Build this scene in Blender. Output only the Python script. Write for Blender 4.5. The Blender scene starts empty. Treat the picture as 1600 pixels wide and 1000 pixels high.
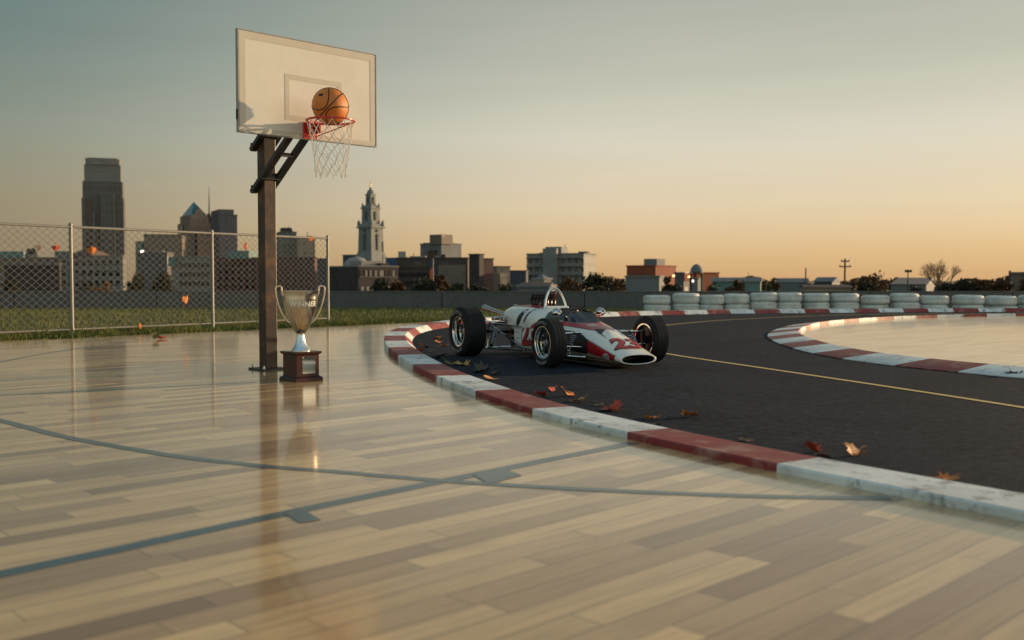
import bpy, bmesh, math, random
from mathutils import Vector, Matrix, Euler
from mathutils.bvhtree import BVHTree
random.seed(11)
R = math.radians
scene = bpy.context.scene
COL = scene.collection
# ---------------------------------------------------------------- camera maths (35 mm lens, 1.13 m above the court)
F = 1556.0; CAMH = 1.13; PITCH = math.atan(64 / 1556)
cP, sP = math.cos(PITCH), math.sin(PITCH)
def ray(px, py):
    dx = (px - 800) / F; dy = (500 - py) / F
    return Vector((dx, cP + dy * sP, -sP + dy * cP))
def G(px, py, z=0.0):
    r = ray(px, py); t = (z - CAMH) / r.z
    return Vector((r.x * t, r.y * t, z))
def D(px, py, Y):
    r = ray(px, py); t = Y / r.y
    return Vector((r.x * t, Y, CAMH + r.z * t))
def zat(py, Y):
    return D(800, py, Y).z
# ---------------------------------------------------------------- object helpers
def tag(o, label=None, cat=None, group=None, kind=None):
    if label: o['label'] = label
    if cat: o['category'] = cat
    if group: o['group'] = group
    if kind: o['kind'] = kind
    return o
def empty(name, loc=(0, 0, 0), rz=0.0):
    o = bpy.data.objects.new(name, None); COL.objects.link(o)
    o.location = loc; o.rotation_euler = (0, 0, rz); o.empty_display_size = .1
    return o
class MB:
    def __init__(s): s.v = []; s.f = []; s.m = []; s.s = []
    def add(s, vs, fs, mi=0, smooth=False):
        b = len(s.v); s.v += [tuple(v) for v in vs]
        for f in fs:
            s.f.append([b + i for i in f]); s.m.append(mi); s.s.append(smooth)
        return s
    def box(s, c, d, rot=None, mi=0, bev=0.0):
        hx, hy, hz = d[0] / 2, d[1] / 2, d[2] / 2
        M = (rot.to_4x4() if rot else Matrix.Identity(4)); c = Vector(c)
        if bev <= 0:
            vs = [c + M @ Vector((x * hx, y * hy, z * hz)) for z in (-1, 1) for y in (-1, 1) for x in (-1, 1)]
            return s.add(vs, [(0, 2, 3, 1), (4, 5, 7, 6), (0, 1, 5, 4), (2, 6, 7, 3), (0, 4, 6, 2), (1, 3, 7, 5)], mi)
        bm = bmesh.new(); bmesh.ops.create_cube(bm, size=1.0)
        for v in bm.verts: v.co = Vector((v.co.x * d[0], v.co.y * d[1], v.co.z * d[2]))
        bmesh.ops.bevel(bm, geom=bm.edges[:], offset=bev, segments=2, affect='EDGES', profile=.5)
        bm.verts.index_update()
        s.add([c + M @ v.co for v in bm.verts], [[v.index for v in f.verts] for f in bm.faces], mi)
        bm.free(); return s
    def bar(s, a, b, w, h, mi=0, up=(0, 0, 1)):
        a = Vector(a); b = Vector(b); z = (b - a); L = z.length; z.normalize()
        x = Vector(up).cross(z)
        if x.length < 1e-4: x = Vector((1, 0, 0))
        x.normalize(); y = z.cross(x)
        return s.box((a + b) / 2, (w, h, L), Matrix((x, y, z)).transposed(), mi)
    def tube(s, pts, r, n=8, closed=False, mi=0, cap=True):
        pts = [Vector(p) for p in pts]; N = len(pts)
        rs = r if isinstance(r, (list, tuple)) else [r] * N
        T = []
        for i in range(N):
            if closed: t = pts[(i + 1) % N] - pts[i - 1]
            else: t = pts[min(i + 1, N - 1)] - pts[max(i - 1, 0)]
            T.append(t.normalized())
        u = T[0].orthogonal().normalized(); vs = []
        for i in range(N):
            u = (u - T[i] * u.dot(T[i])); u = u.normalized() if u.length > 1e-6 else T[i].orthogonal().normalized()
            w = T[i].cross(u)
            for k in range(n):
                a = 2 * math.pi * k / n
                vs.append(pts[i] + (u * math.cos(a) + w * math.sin(a)) * rs[i])
        fs = []
        for i in range(N if closed else N - 1):
            j = (i + 1) % N
            for k in range(n):
                l = (k + 1) % n
                fs.append((i * n + k, i * n + l, j * n + l, j * n + k))
        s.add(vs, fs, mi, n > 4)
        if cap and not closed:
            s.add(vs[:n], [tuple(range(n))[::-1]], mi); s.add(vs[-n:], [tuple(range(n))], mi)
        return s
    def lathe(s, prof, n=32, M=None, mi=0, smooth=True, closed=False):
        M = M or Matrix.Identity(4); vs = []
        for r, z in prof:
            for k in range(n):
                a = 2 * math.pi * k / n
                vs.append(M @ Vector((r * math.cos(a), r * math.sin(a), z)))
        P = len(prof); fs = []
        for i in range(P if closed else P - 1):
            j = (i + 1) % P
            for k in range(n):
                l = (k + 1) % n
                fs.append((i * n + k, i * n + l, j * n + l, j * n + k))
        return s.add(vs, fs, mi, smooth)
    def disc(s, c, r, n=24, M=None, mi=0):
        M = M or Matrix.Identity(4); c = Vector(c)
        return s.add([M @ (c + Vector((r * math.cos(2 * math.pi * k / n), r * math.sin(2 * math.pi * k / n), 0))) for k in range(n)], [tuple(range(n))], mi)
    def build(s, name, mats, parent=None, sharp=35, loc=None):
        me = bpy.data.meshes.new(name); me.from_pydata(s.v, [], s.f)
        for m in (mats if isinstance(mats, (list, tuple)) else [mats]): me.materials.append(m)
        me.polygons.foreach_set('material_index', s.m); me.polygons.foreach_set('use_smooth', s.s)
        me.update()
        if any(s.s): me.set_sharp_from_angle(angle=R(sharp))
        o = bpy.data.objects.new(name, me); COL.objects.link(o)
        if parent: o.parent = parent
        if loc is not None: o.location = loc
        return o
def cr(P, step, closed=False):
    P = [Vector(p) for p in P]; out = []; N = len(P)
    for i in range(N if closed else N - 1):
        if closed: a, b, c, d = P[i - 1], P[i], P[(i + 1) % N], P[(i + 2) % N]
        else:
            b, c = P[i], P[i + 1]
            a = P[i - 1] if i > 0 else b * 2 - c
            d = P[i + 2] if i + 2 < N else c * 2 - b
        n = max(2, int((c - b).length / step))
        for k in range(n):
            t = k / n
            out.append(.5 * (2 * b + (c - a) * t + (2 * a - 5 * b + 4 * c - d) * t * t + (3 * b - a - 3 * c + d) * t ** 3))
    if not closed: out.append(P[-1])
    return out
def lerp(a, b, t): return a + (b - a) * t
def interp(tab, x):
    """smooth interpolation of a table of rows (x, ...)"""
    if x <= tab[0][0]: return list(tab[0][1:])
    if x >= tab[-1][0]: return list(tab[-1][1:])
    for i in range(len(tab) - 1):
        if tab[i][0] <= x <= tab[i + 1][0]: break
    p0 = tab[max(i - 1, 0)]; p1 = tab[i]; p2 = tab[i + 1]; p3 = tab[min(i + 2, len(tab) - 1)]
    h = p2[0] - p1[0]; t = (x - p1[0]) / h; out = []
    for k in range(1, len(p1)):
        m1 = (p2[k] - p0[k]) / (p2[0] - p0[0]) * h if p2[0] != p0[0] else 0
        m2 = (p3[k] - p1[k]) / (p3[0] - p1[0]) * h if p3[0] != p1[0] else 0
        d = p2[k] - p1[k]
        if d == 0: m1 = m2 = 0
        else:
            if m1 / d < 0: m1 = 0
            if m2 / d < 0: m2 = 0
        t2, t3 = t * t, t ** 3
        out.append((2 * t3 - 3 * t2 + 1) * p1[k] + (t3 - 2 * t2 + t) * m1 + (-2 * t3 + 3 * t2) * p2[k] + (t3 - t2) * m2)
    return out
# ---------------------------------------------------------------- materials
class NT:
    def __init__(s, name):
        s.m = bpy.data.materials.new(name); s.m.use_nodes = True
        s.t = s.m.node_tree; s.t.nodes.clear()
        s.out = s.n('ShaderNodeOutputMaterial'); s.b = s.n('ShaderNodeBsdfPrincipled')
        s.l(s.b.outputs[0], s.out.inputs[0])
    def n(s, k, **kw):
        nd = s.t.nodes.new(k)
        for a, v in kw.items(): setattr(nd, a, v)
        return nd
    def l(s, a, b): s.t.links.new(a, b)
    def math(s, op, a, b=None, clamp=False):
        nd = s.n('ShaderNodeMath', operation=op); nd.use_clamp = clamp
        for i, v in enumerate((a, b)):
            if v is None: continue
            if isinstance(v, (int, float)): nd.inputs[i].default_value = v
            else: s.l(v, nd.inputs[i])
        return nd.outputs[0]
    def mix(s, f, a, b):
        nd = s.n('ShaderNodeMix', data_type='RGBA')
        for i, v in ((0, f), (6, a), (7, b)):
            if isinstance(v, (int, float)): nd.inputs[i].default_value = v
            elif isinstance(v, tuple): nd.inputs[i].default_value = (*v[:3], 1)
            else: s.l(v, nd.inputs[i])
        return nd.outputs[2]
    def noise(s, vec, scale, detail=4, rough=.55):
        nd = s.n('ShaderNodeTexNoise'); nd.inputs['Scale'].default_value = scale
        nd.inputs['Detail'].default_value = detail; nd.inputs['Roughness'].default_value = rough
        if vec is not None: s.l(vec, nd.inputs['Vector'])
        return nd.outputs['Fac']
    def ramp(s, f, a, b):
        nd = s.n('ShaderNodeMapRange'); nd.inputs[1].default_value = a; nd.inputs[2].default_value = b
        s.l(f, nd.inputs[0]); return nd.outputs[0]
    def obj(s): return s.n('ShaderNodeTexCoord').outputs['Object']
    def scl(s, vec, x, y, z, rz=0):
        nd = s.n('ShaderNodeMapping'); nd.inputs['Scale'].default_value = (x, y, z); nd.inputs['Rotation'].default_value = (0, 0, rz)
        s.l(vec, nd.inputs[0]); return nd.outputs[0]
    def bump(s, h, strength, dist=.01):
        nd = s.n('ShaderNodeBump'); nd.inputs['Strength'].default_value = strength; nd.inputs['Distance'].default_value = dist
        s.l(h, nd.inputs['Height']); s.l(nd.outputs[0], s.b.inputs['Normal'])
    def set(s, **k):
        for a, v in k.items():
            i = s.b.inputs[a.replace('_', ' ')]
            if isinstance(v, (int, float)): i.default_value = v
            elif isinstance(v, tuple): i.default_value = (*v[:3], 1)
            else: s.l(v, i)
def pm(name, col, rough=.6, metal=0.0, col2=None, scale=6, lo=.35, hi=.65, bump=0.0, bscale=60, coat=0.0, rvar=0.0, spec=.5):
    t = NT(name); o = t.obj()
    c2 = col2 or tuple(c * .8 for c in col)
    f = t.ramp(t.noise(o, scale, 6, .62), lo, hi)
    t.set(Base_Color=t.mix(f, col, c2), Metallic=metal, Coat_Weight=coat, Coat_Roughness=.08)
    t.b.inputs['Specular IOR Level'].default_value = spec
    if rvar:
        t.set(Roughness=t.math('ADD', t.math('MULTIPLY', t.noise(o, scale * 3, 5), rvar), rough - rvar / 2))
    else: t.set(Roughness=rough)
    if bump: t.bump(t.noise(o, bscale, 4), bump)
    return t.m
def emis(name, col, st):
    t = NT(name); t.set(Base_Color=col, Emission_Color=col, Emission_Strength=st); return t.m

U = Vector((math.sin(R(46)), math.cos(R(46)), 0)); Nv = Vector((U.y, -U.x, 0)); UANG = R(44)

def floor_mat(name, pale, dark, wid=.15, bumpk=.05, rough=.20):
    t = NT(name); o = t.scl(t.obj(), 1, 1, 1, -UANG)
    sep = t.n('ShaderNodeSeparateXYZ'); t.l(o, sep.inputs[0]); x, y = sep.outputs[0], sep.outputs[1]
    def wn(a, b):
        cmb = t.n('ShaderNodeCombineXYZ'); t.l(a, cmb.inputs[0])
        if b is not None: t.l(b, cmb.inputs[1])
        w = t.n('ShaderNodeTexWhiteNoise', noise_dimensions='2D'); t.l(cmb.outputs[0], w.inputs[0]); return w.outputs[0]
    yr = t.math('DIVIDE', y, wid); row = t.math('FLOOR', yr); fy = t.math('FRACT', yr)
    r1 = wn(row, None)
    xs = t.math('DIVIDE', t.math('ADD', x, t.math('MULTIPLY', r1, 7.3)), 1.25)
    xs = t.math('ADD', xs, t.math('MULTIPLY', t.math('SINE', t.math('MULTIPLY', xs, 2.1)), .18))
    cell = t.math('FLOOR', xs); fx = t.math('FRACT', xs)
    r2 = wn(cell, row)
    cmb = t.n('ShaderNodeCombineXYZ'); t.l(t.math('MULTIPLY', x, 1.6), cmb.inputs[0]); t.l(t.math('MULTIPLY', y, 26), cmb.inputs[1]); t.l(t.math('MULTIPLY', r2, 31), cmb.inputs[2])
    grain = t.noise(cmb.outputs[0], 1.0, 5, .6)
    cm2 = t.n('ShaderNodeCombineXYZ'); t.l(t.math('MULTIPLY', x, .8), cm2.inputs[0]); t.l(t.math('MULTIPLY', y, 3), cm2.inputs[1]); t.l(t.math('MULTIPLY', r2, 17), cm2.inputs[2])
    blot = t.noise(cm2.outputs[0], 1.5, 3)
    tone = t.math('POWER', r2, 1.35)
    c = t.mix(tone, pale, dark)
    c = t.mix(t.math('MULTIPLY', t.ramp(grain, .45, .75), .40), c, tuple(v * .55 for v in dark))
    c = t.mix(t.math('MULTIPLY', t.ramp(blot, .5, .8), .35), c, tuple(v * .75 for v in dark))
    e1 = t.math('LESS_THAN', t.math('ABSOLUTE', t.math('SUBTRACT', fy, .5)), .478)
    e2 = t.math('LESS_THAN', t.math('ABSOLUTE', t.math('SUBTRACT', fx, .5)), .4975)
    seam = t.math('SUBTRACT', 1, t.math('MULTIPLY', e1, e2))
    c = t.mix(t.math('MULTIPLY', seam, .75), c, tuple(v * .3 for v in dark))
    rg = t.math('ADD', t.math('MULTIPLY', grain, .08), rough - .03)
    rg = t.math('ADD', rg, t.math('MULTIPLY', t.noise(o, 1.3, 4), .10))
    t.set(Base_Color=c, Roughness=rg, Coat_Weight=.5, Coat_Roughness=.065); t.b.inputs['Specular IOR Level'].default_value = .35
    wav = t.noise(t.scl(o, .6, 5, 1), 1.5, 3)
    h = t.math('ADD', t.math('MULTIPLY', wav, 1.0), t.math('MULTIPLY', t.math('ADD', t.math('MULTIPLY', r2, .25), t.math('MULTIPLY', seam, -.6)), .35))
    h = t.math('ADD', h, t.math('MULTIPLY', grain, .08))
    t.bump(h, bumpk, .02)
    nrm = [l.from_socket for l in t.t.links if l.to_socket == t.b.inputs['Normal']][0]
    t.l(nrm, t.b.inputs['Coat Normal'])
    return t.m
def asphalt_mat():
    t = NT('asphalt'); o = t.obj()
    a = t.noise(o, 48, 6, .75); b = t.noise(o, .7, 5, .6); md = t.noise(o, 11, 8, .8); v = t.n('ShaderNodeTexVoronoi'); v.inputs['Scale'].default_value = 130; t.l(o, v.inputs['Vector'])
    c = t.mix(t.ramp(a, .3, .75), (.008, .011, .018), (.047, .055, .072))
    c = t.mix(t.math('MULTIPLY', t.ramp(b, .4, .7), .55), c, (.012, .0155, .023))
    c = t.mix(t.math('MULTIPLY', t.ramp(md, .50, .66), .55), c, (.060, .071, .093))
    c = t.mix(t.math('MULTIPLY', t.ramp(md, .48, .36), .6), c, (.004, .006, .010))
    sp = t.math('GREATER_THAN', t.noise(o, 34, 2), .73)
    c = t.mix(t.math('MULTIPLY', sp, .7), c, (.14, .14, .14))
    ck = t.n('ShaderNodeTexVoronoi', feature='DISTANCE_TO_EDGE'); ck.inputs['Scale'].default_value = .55
    wob = t.n('ShaderNodeVectorMath', operation='ADD'); nz = t.n('ShaderNodeTexNoise'); nz.inputs['Scale'].default_value = 2.5; t.l(o, nz.inputs['Vector'])
    t.l(o, wob.inputs[0]); t.l(nz.outputs['Color'], wob.inputs[1]); t.l(wob.outputs[0], ck.inputs['Vector'])
    cr_ = t.math('MULTIPLY', t.math('LESS_THAN', ck.outputs['Distance'], .006), t.math('GREATER_THAN', b, .5))
    c = t.mix(t.math('MULTIPLY', cr_, .7), c, (.008, .008, .008))
    t.set(Base_Color=c, Roughness=t.math('ADD', t.math('MULTIPLY', b, .15), .78)); t.b.inputs['Specular IOR Level'].default_value = .06
    t.bump(t.math('ADD', a, t.math('MULTIPLY', v.outputs['Distance'], .8)), .5, .008)
    return t.m
def worn(name, col, under, k=.62, k2=.72, dirt=(.10, .09, .08)):
    t = NT(name); o = t.obj()
    n1 = t.noise(t.scl(o, 1, 1, 1), 5, 7, .68); n2 = t.noise(o, 1.6, 5, .6); n3 = t.noise(o, 60, 3)
    c = t.mix(t.ramp(n1, k, k2), col, under)
    c = t.mix(t.math('MULTIPLY', t.ramp(n2, .45, .7), .45), c, tuple((a + b) / 2 for a, b in zip(dirt, under)))
    c = t.mix(t.math('MULTIPLY', t.ramp(t.noise(o, 7, 7, .72), .56, .68), .5), c, dirt)
    t.set(Base_Color=c, Roughness=.62); t.bump(t.math('ADD', n1, t.math('MULTIPLY', n3, .5)), .35, .012)
    return t.m
def facade(name, wall, win, wx=3.2, wz=3.6, dx=.55, dz=.5, rough=.7):
    t = NT(name); o = t.obj(); sep = t.n('ShaderNodeSeparateXYZ'); t.l(o, sep.inputs[0])
    h = t.math('ADD', sep.outputs[0], sep.outputs[1])
    def band(v, p, d):
        return t.math('LESS_THAN', t.math('FRACT', t.math('DIVIDE', v, p)), d)
    w = t.math('MULTIPLY', band(h, wx, dx), band(sep.outputs[2], wz, dz))
    geo = t.n('ShaderNodeNewGeometry'); sn = t.n('ShaderNodeSeparateXYZ'); t.l(geo.outputs['Normal'], sn.inputs[0])
    w = t.math('MULTIPLY', w, t.math('LESS_THAN', t.math('ABSOLUTE', sn.outputs[2]), .5))
    wn = t.n('ShaderNodeTexWhiteNoise', noise_dimensions='2D'); cb = t.n('ShaderNodeCombineXYZ')
    t.l(t.math('FLOOR', t.math('DIVIDE', h, wx)), cb.inputs[0]); t.l(t.math('FLOOR', t.math('DIVIDE', sep.outputs[2], wz)), cb.inputs[1]); t.l(cb.outputs[0], wn.inputs[0])
    wc = t.mix(t.math('MULTIPLY', wn.outputs[0], .5), win, tuple(v * 1.8 + .01 for v in win))
    nz = t.ramp(t.noise(o, .25, 5), .3, .7)
    wl = t.mix(t.math('MULTIPLY', nz, .5), wall, tuple(v * .7 for v in wall))
    t.set(Base_Color=t.mix(w, wl, wc), Roughness=t.math('SUBTRACT', rough, t.math('MULTIPLY', w, rough - .38)))
    return t.m
def foliage(name, c1, c2):
    t = NT(name); o = t.obj()
    f = t.ramp(t.noise(o, 1.1, 4), .35, .65); g = t.n('ShaderNodeNewGeometry')
    rnd = g.outputs['Random Per Island']
    c = t.mix(f, c1, c2); c = t.mix(t.math('MULTIPLY', rnd, .5), c, tuple(v * .55 for v in c1))
    t.set(Base_Color=c, Roughness=.75); t.b.inputs['Specular IOR Level'].default_value = .2
    return t.m

M = {}
M['court'] = floor_mat('court_wood', (.85, .55, .258), (.30, .16, .073), rough=.17)
M['isle'] = floor_mat('island_wood', (.82, .56, .31), (.54, .34, .18), wid=.2, bumpk=.07, rough=.24)
M['asphalt'] = asphalt_mat()
M['line_blue'] = pm('court_line_paint', (.035, .085, .105), .24, col2=(.07, .115, .125), scale=9, coat=.15, spec=.35)
M['line_yellow'] = pm('yellow_road_paint', (.74, .50, .17), .6, col2=(.42, .28, .11), scale=14, lo=.5, hi=.75, bump=.2)
M['kerb_white'] = worn('worn_white_paint', (.80, .81, .79), (.30, .31, .31), .55, .64)
M['kerb_red'] = worn('worn_red_paint', (.25, .024, .024), (.40, .20, .16), .52, .68)
M['soil'] = pm('soil', (.07, .075, .03), .95, col2=(.10, .085, .04), scale=1.2, bump=.4, bscale=12)
M['grass'] = foliage('grass_blades', (.10, .14, .035), (.24, .215, .065))
M['concrete'] = worn('grey_concrete', (.085, .090, .092), (.055, .060, .062), .5, .7, (.05, .055, .055))
M['galv'] = pm('galvanised_steel', (.27, .26, .24), .5, .45, scale=12, rvar=.15)
M['wire'] = pm('galvanised_wire', (.20, .19, .17), .7, .15, scale=30, spec=.25)
M['black_steel'] = pm('dark_painted_steel', (.022, .022, .026), .45, .1, col2=(.05, .032, .022), scale=4, lo=.5, hi=.7, bump=.08, bscale=80)
M['pole_steel'] = pm('brown_rusty_steel', (.032, .020, .015), .45, .15, col2=(.17, .085, .04), scale=2.6, lo=.50, hi=.72, bump=.1, bscale=60, rvar=.25)
M['board'] = pm('backboard_panel', (.70, .66, .58), .35, col2=(.64, .60, .53), scale=2.5, coat=.15)
M['board_edge'] = pm('backboard_edge', (.33, .33, .31), .5)
M['board_line'] = pm('backboard_border', (.56, .51, .43), .4, col2=(.52, .47, .40), scale=5)
M['red_steel'] = pm('red_rim_paint', (.62, .026, .018), .38, 0, col2=(.38, .02, .015), scale=10, coat=.2)
M['cord'] = pm('white_net_cord', (.82, .78, .70), .85, col2=(.70, .65, .57), scale=30)
M['ball'] = pm('orange_ball_rubber', (.66, .21, .028), .5, col2=(.58, .165, .022), scale=3, bump=.35, bscale=260)
M['seam'] = pm('black_seam', (.012, .011, .011), .6)
M['tyre'] = pm('black_tyre_rubber', (.010, .010, .013), .72, col2=(.016, .016, .018), scale=8, rvar=.2, spec=.3)
M['chrome'] = pm('polished_alloy', (.78, .77, .75), .12, 1.0, col2=(.68, .67, .66), scale=8)
M['steel'] = pm('satin_steel', (.55, .56, .58), .25, 1.0, scale=14)
M['blackp'] = pm('black_parts', (.012, .012, .014), .42, .1, scale=10)
M['darkm'] = pm('dark_castings', (.05, .05, .055), .4, .7, scale=12)
M['white_car'] = pm('white_car_paint', (.84, .83, .78), .26, col2=(.78, .77, .72), scale=3, coat=.6)
M['red_car'] = pm('red_car_paint', (.40, .012, .016), .3, col2=(.33, .01, .014), scale=4, coat=.5)
M['red_num'] = pm('red_numerals', (.42, .035, .035), .4, col2=(.36, .03, .03), scale=6)
M['black_num'] = pm('black_trim_line', (.015, .015, .018), .5)
M['badge'] = pm('white_badge', (.72, .70, .66), .4)
M['tyretext'] = pm('tyre_lettering', (.50, .49, .46), .6, col2=(.18, .18, .17), scale=40)
M['white_tyre'] = worn('white_painted_tyre', (.66, .67, .64), (.16, .16, .16), .64, .70, (.30, .29, .27))
M['cup'] = pm('champagne_silver', (.72, .65, .55), .19, 1.0, col2=(.60, .53, .43), scale=4)
M['foot'] = pm('bright_silver', (.80, .82, .82), .22, .9, scale=4)
M['engrave'] = pm('frosted_engraving', (.95, .93, .88), .6, .0)
M['mahog'] = pm('mahogany', (.050, .009, .007), .34, col2=(.026, .006, .005), scale=5, coat=.15, spec=.35)
M['plaque'] = pm('mirror_plaque', (.78, .74, .66), .07, 1.0)
def glass_mat():
    t = NT('tinted_screen'); tr = t.n('ShaderNodeBsdfTransparent'); tr.inputs[0].default_value = (.055, .075, .085, 1)
    g = t.n('ShaderNodeBsdfGlossy'); g.inputs['Roughness'].default_value = .04; fr = t.n('ShaderNodeFresnel'); fr.inputs[0].default_value = 1.5
    mx = t.n('ShaderNodeMixShader'); t.l(t.math('ADD', t.math('MULTIPLY', fr.outputs[0], .22), .008), mx.inputs[0]); t.l(tr.outputs[0], mx.inputs[1]); t.l(g.outputs[0], mx.inputs[2])
    t.l(mx.outputs[0], t.out.inputs[0]); return t.m
M['glass'] = glass_mat()

# ---------------------------------------------------------------- world, sun, camera
SUN_AZ, SUN_EL = R(62.5), R(7.6)
w = bpy.data.worlds.new("World"); scene.world = w; w.use_nodes = True
nt = w.node_tree; nt.nodes.clear()
wo = nt.nodes.new('ShaderNodeOutputWorld'); bg = nt.nodes.new('ShaderNodeBackground'); sky = nt.nodes.new('ShaderNodeTexSky')
sky.sky_type = 'NISHITA'; sky.sun_disc = False; sky.sun_elevation = SUN_EL; sky.sun_rotation = SUN_AZ
sky.air_density = 1.0; sky.dust_density = 3.0; sky.ozone_density = 1.6; sky.altitude = 100
SKY_STRENGTH = .10
bg.inputs[1].default_value = 1.0
def wn_(k, **kw):
    nd = nt.nodes.new(k)
    for a_, v_ in kw.items(): setattr(nd, a_, v_)
    return nd
tc = wn_('ShaderNodeTexCoord'); sx_ = wn_('ShaderNodeSeparateXYZ'); nt.links.new(tc.outputs['Generated'], sx_.inputs[0])
dp = wn_('ShaderNodeVectorMath', operation='DOT_PRODUCT'); dp.inputs[1].default_value = (math.sin(SUN_AZ), math.cos(SUN_AZ), 0); nt.links.new(tc.outputs['Generated'], dp.inputs[0])
mr = wn_('ShaderNodeMapRange'); mr.interpolation_type = 'SMOOTHSTEP'; mr.inputs[1].default_value = -.10; mr.inputs[2].default_value = .60; nt.links.new(dp.outputs['Value'], mr.inputs[0])
def skyramp(stops):
    r_ = wn_('ShaderNodeValToRGB'); r_.color_ramp.interpolation = 'B_SPLINE' if False else 'EASE'
    el = r_.color_ramp.elements
    while len(el) < len(stops): el.new(.5)
    for e_, (p_, c_) in zip(el, stops): e_.position = p_; e_.color = (*c_, 1)
    r_.color_ramp.interpolation = 'LINEAR'
    nt.links.new(sx_.outputs[2], r_.inputs[0]); return r_
SK_L = [(0, (.235, .178, .115)), (.03, (.245, .198, .125)), (.07, (.26, .22, .14)), (.138, (.205, .23, .18)), (.205, (.14, .19, .168)), (.27, (.105, .166, .16)), (.5, (.085, .135, .15)), (1, (.08, .13, .17))]
SK_R = [(0, (.57, .345, .16)), (.03, (.645, .445, .23)), (.07, (.665, .535, .36)), (.138, (.60, .56, .45)), (.205, (.45, .445, .36)), (.27, (.365, .37, .305)), (.5, (.20, .235, .22)), (1, (.10, .14, .17))]
ra, rb_ = skyramp(SK_L), skyramp(SK_R)
mxs = wn_('ShaderNodeMix', data_type='RGBA'); nt.links.new(mr.outputs[0], mxs.inputs[0]); nt.links.new(ra.outputs[0], mxs.inputs[6]); nt.links.new(rb_.outputs[0], mxs.inputs[7])
sm = wn_('ShaderNodeVectorMath', operation='SCALE'); sm.inputs['Scale'].default_value = SKY_STRENGTH; nt.links.new(sky.outputs[0], sm.inputs[0])
mxf = wn_('ShaderNodeMix', data_type='RGBA'); mxf.inputs[0].default_value = .12; nt.links.new(mxs.outputs[2], mxf.inputs[6]); nt.links.new(sm.outputs[0], mxf.inputs[7])
bk = wn_('ShaderNodeMapRange'); bk.interpolation_type = 'SMOOTHSTEP'; bk.inputs[1].default_value = .35; bk.inputs[2].default_value = -.75; nt.links.new(sx_.outputs[1], bk.inputs[0])
bkc = wn_('ShaderNodeMix', data_type='RGBA'); bkc.inputs[6].default_value = (1, 1, 1, 1); bkc.inputs[7].default_value = (2.8, 2.65, 2.55, 1); nt.links.new(bk.outputs[0], bkc.inputs[0])
bkm = wn_('ShaderNodeVectorMath', operation='MULTIPLY'); nt.links.new(mxf.outputs[2], bkm.inputs[0]); nt.links.new(bkc.outputs[2], bkm.inputs[1])
mpg = wn_('ShaderNodeMapping'); mpg.inputs['Scale'].default_value = (2.2, 2.2, 26); nt.links.new(tc.outputs['Generated'], mpg.inputs[0])
cn = wn_('ShaderNodeTexNoise'); cn.inputs['Scale'].default_value = 1.6; cn.inputs['Detail'].default_value = 5; nt.links.new(mpg.outputs[0], cn.inputs['Vector'])
cm = wn_('ShaderNodeMapRange'); cm.inputs[1].default_value = .3; cm.inputs[2].default_value = .7; cm.inputs[3].default_value = .98; cm.inputs[4].default_value = 1.02; nt.links.new(cn.outputs['Fac'], cm.inputs[0])
bks = wn_('ShaderNodeVectorMath', operation='SCALE'); nt.links.new(bkm.outputs[0], bks.inputs[0]); nt.links.new(cm.outputs[0], bks.inputs['Scale'])
nt.links.new(bks.outputs[0], bg.inputs[0]); nt.links.new(bg.outputs[0], wo.inputs[0])
sd = Vector((math.sin(SUN_AZ) * math.cos(SUN_EL), math.cos(SUN_AZ) * math.cos(SUN_EL), math.sin(SUN_EL)))
sl = bpy.data.lights.new('sun', 'SUN'); sl.energy = 4.6; sl.angle = R(.6); sl.color = (1.0, .70, .40)
so = bpy.data.objects.new('sun', sl); COL.objects.link(so); so.rotation_euler = sd.to_track_quat('Z', 'Y').to_euler(); so.location = (30, 10, 20)
cam = bpy.data.cameras.new('camera'); co = bpy.data.objects.new('camera', cam); COL.objects.link(co)
cam.sensor_width = 36; cam.lens = 36 * F / 1600; cam.clip_end = 9000; cam.clip_start = .05
co.location = (0, 0, CAMH); co.rotation_euler = (math.pi / 2 - PITCH, 0, 0)
cam.dof.use_dof = True; cam.dof.focus_distance = 12.6; cam.dof.aperture_fstop = 1.6
scene.camera = co
scene.view_settings.view_transform = 'Standard'; scene.view_settings.look = 'None'; scene.view_settings.exposure = 0.30; scene.view_settings.gamma = 1.0

# ---------------------------------------------------------------- ground, court, track
def sheet(name, poly, z, mat, kind='structure'):
    bm = bmesh.new(); vs = [bm.verts.new((p[0], p[1], z)) for p in poly]; f = bm.faces.new(vs); f.normal_update()
    if f.normal.z < 0: f.normal_flip()
    bmesh.ops.triangulate(bm, faces=[f])
    me = bpy.data.meshes.new(name); bm.to_mesh(me); bm.free(); me.materials.append(mat)
    o = bpy.data.objects.new(name, me); COL.objects.link(o); tag(o, kind=kind); return o
gb = MB()
xs = [-4000, -60, 60, 4000]; ys = [(-400, -.03), (42, -.03), (48, -.5), (75, -6), (4000, -6)]
gv = [(x, y, z) for (y, z) in ys for x in xs]
gb.add(gv, [(j * 4 + i, j * 4 + i + 1, j * 4 + i + 5, j * 4 + i + 4) for j in range(len(ys) - 1) for i in range(3)])
tag(gb.build('ground', M['soil']), kind='structure')

edge0 = Vector((-9.33, 18.11, 0)); edge1 = Vector((-1.88, 26.64, 0)); ed = (edge1 - edge0).normalized()
fl = MB(); poly = [(-20, -12), (edge0.x - 10.67, edge0.y - 10.67 * ed.y / ed.x), tuple(edge1.xy), (-.6, 28.1), (3, 26), (34, 20), (34, -12)]
sheet('court_floor', poly, 0, M['court'])
# slab edge under the court so that its side is solid
sk = MB()
for a, b in zip(poly, poly[1:] + poly[:1]):
    sk.add([(a[0], a[1], -.002), (b[0], b[1], -.002), (b[0], b[1], -.12), (a[0], a[1], -.12)], [(0, 1, 2, 3)])
tag(sk.build('court_slab_edge', M['concrete']), kind='structure')

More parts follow.
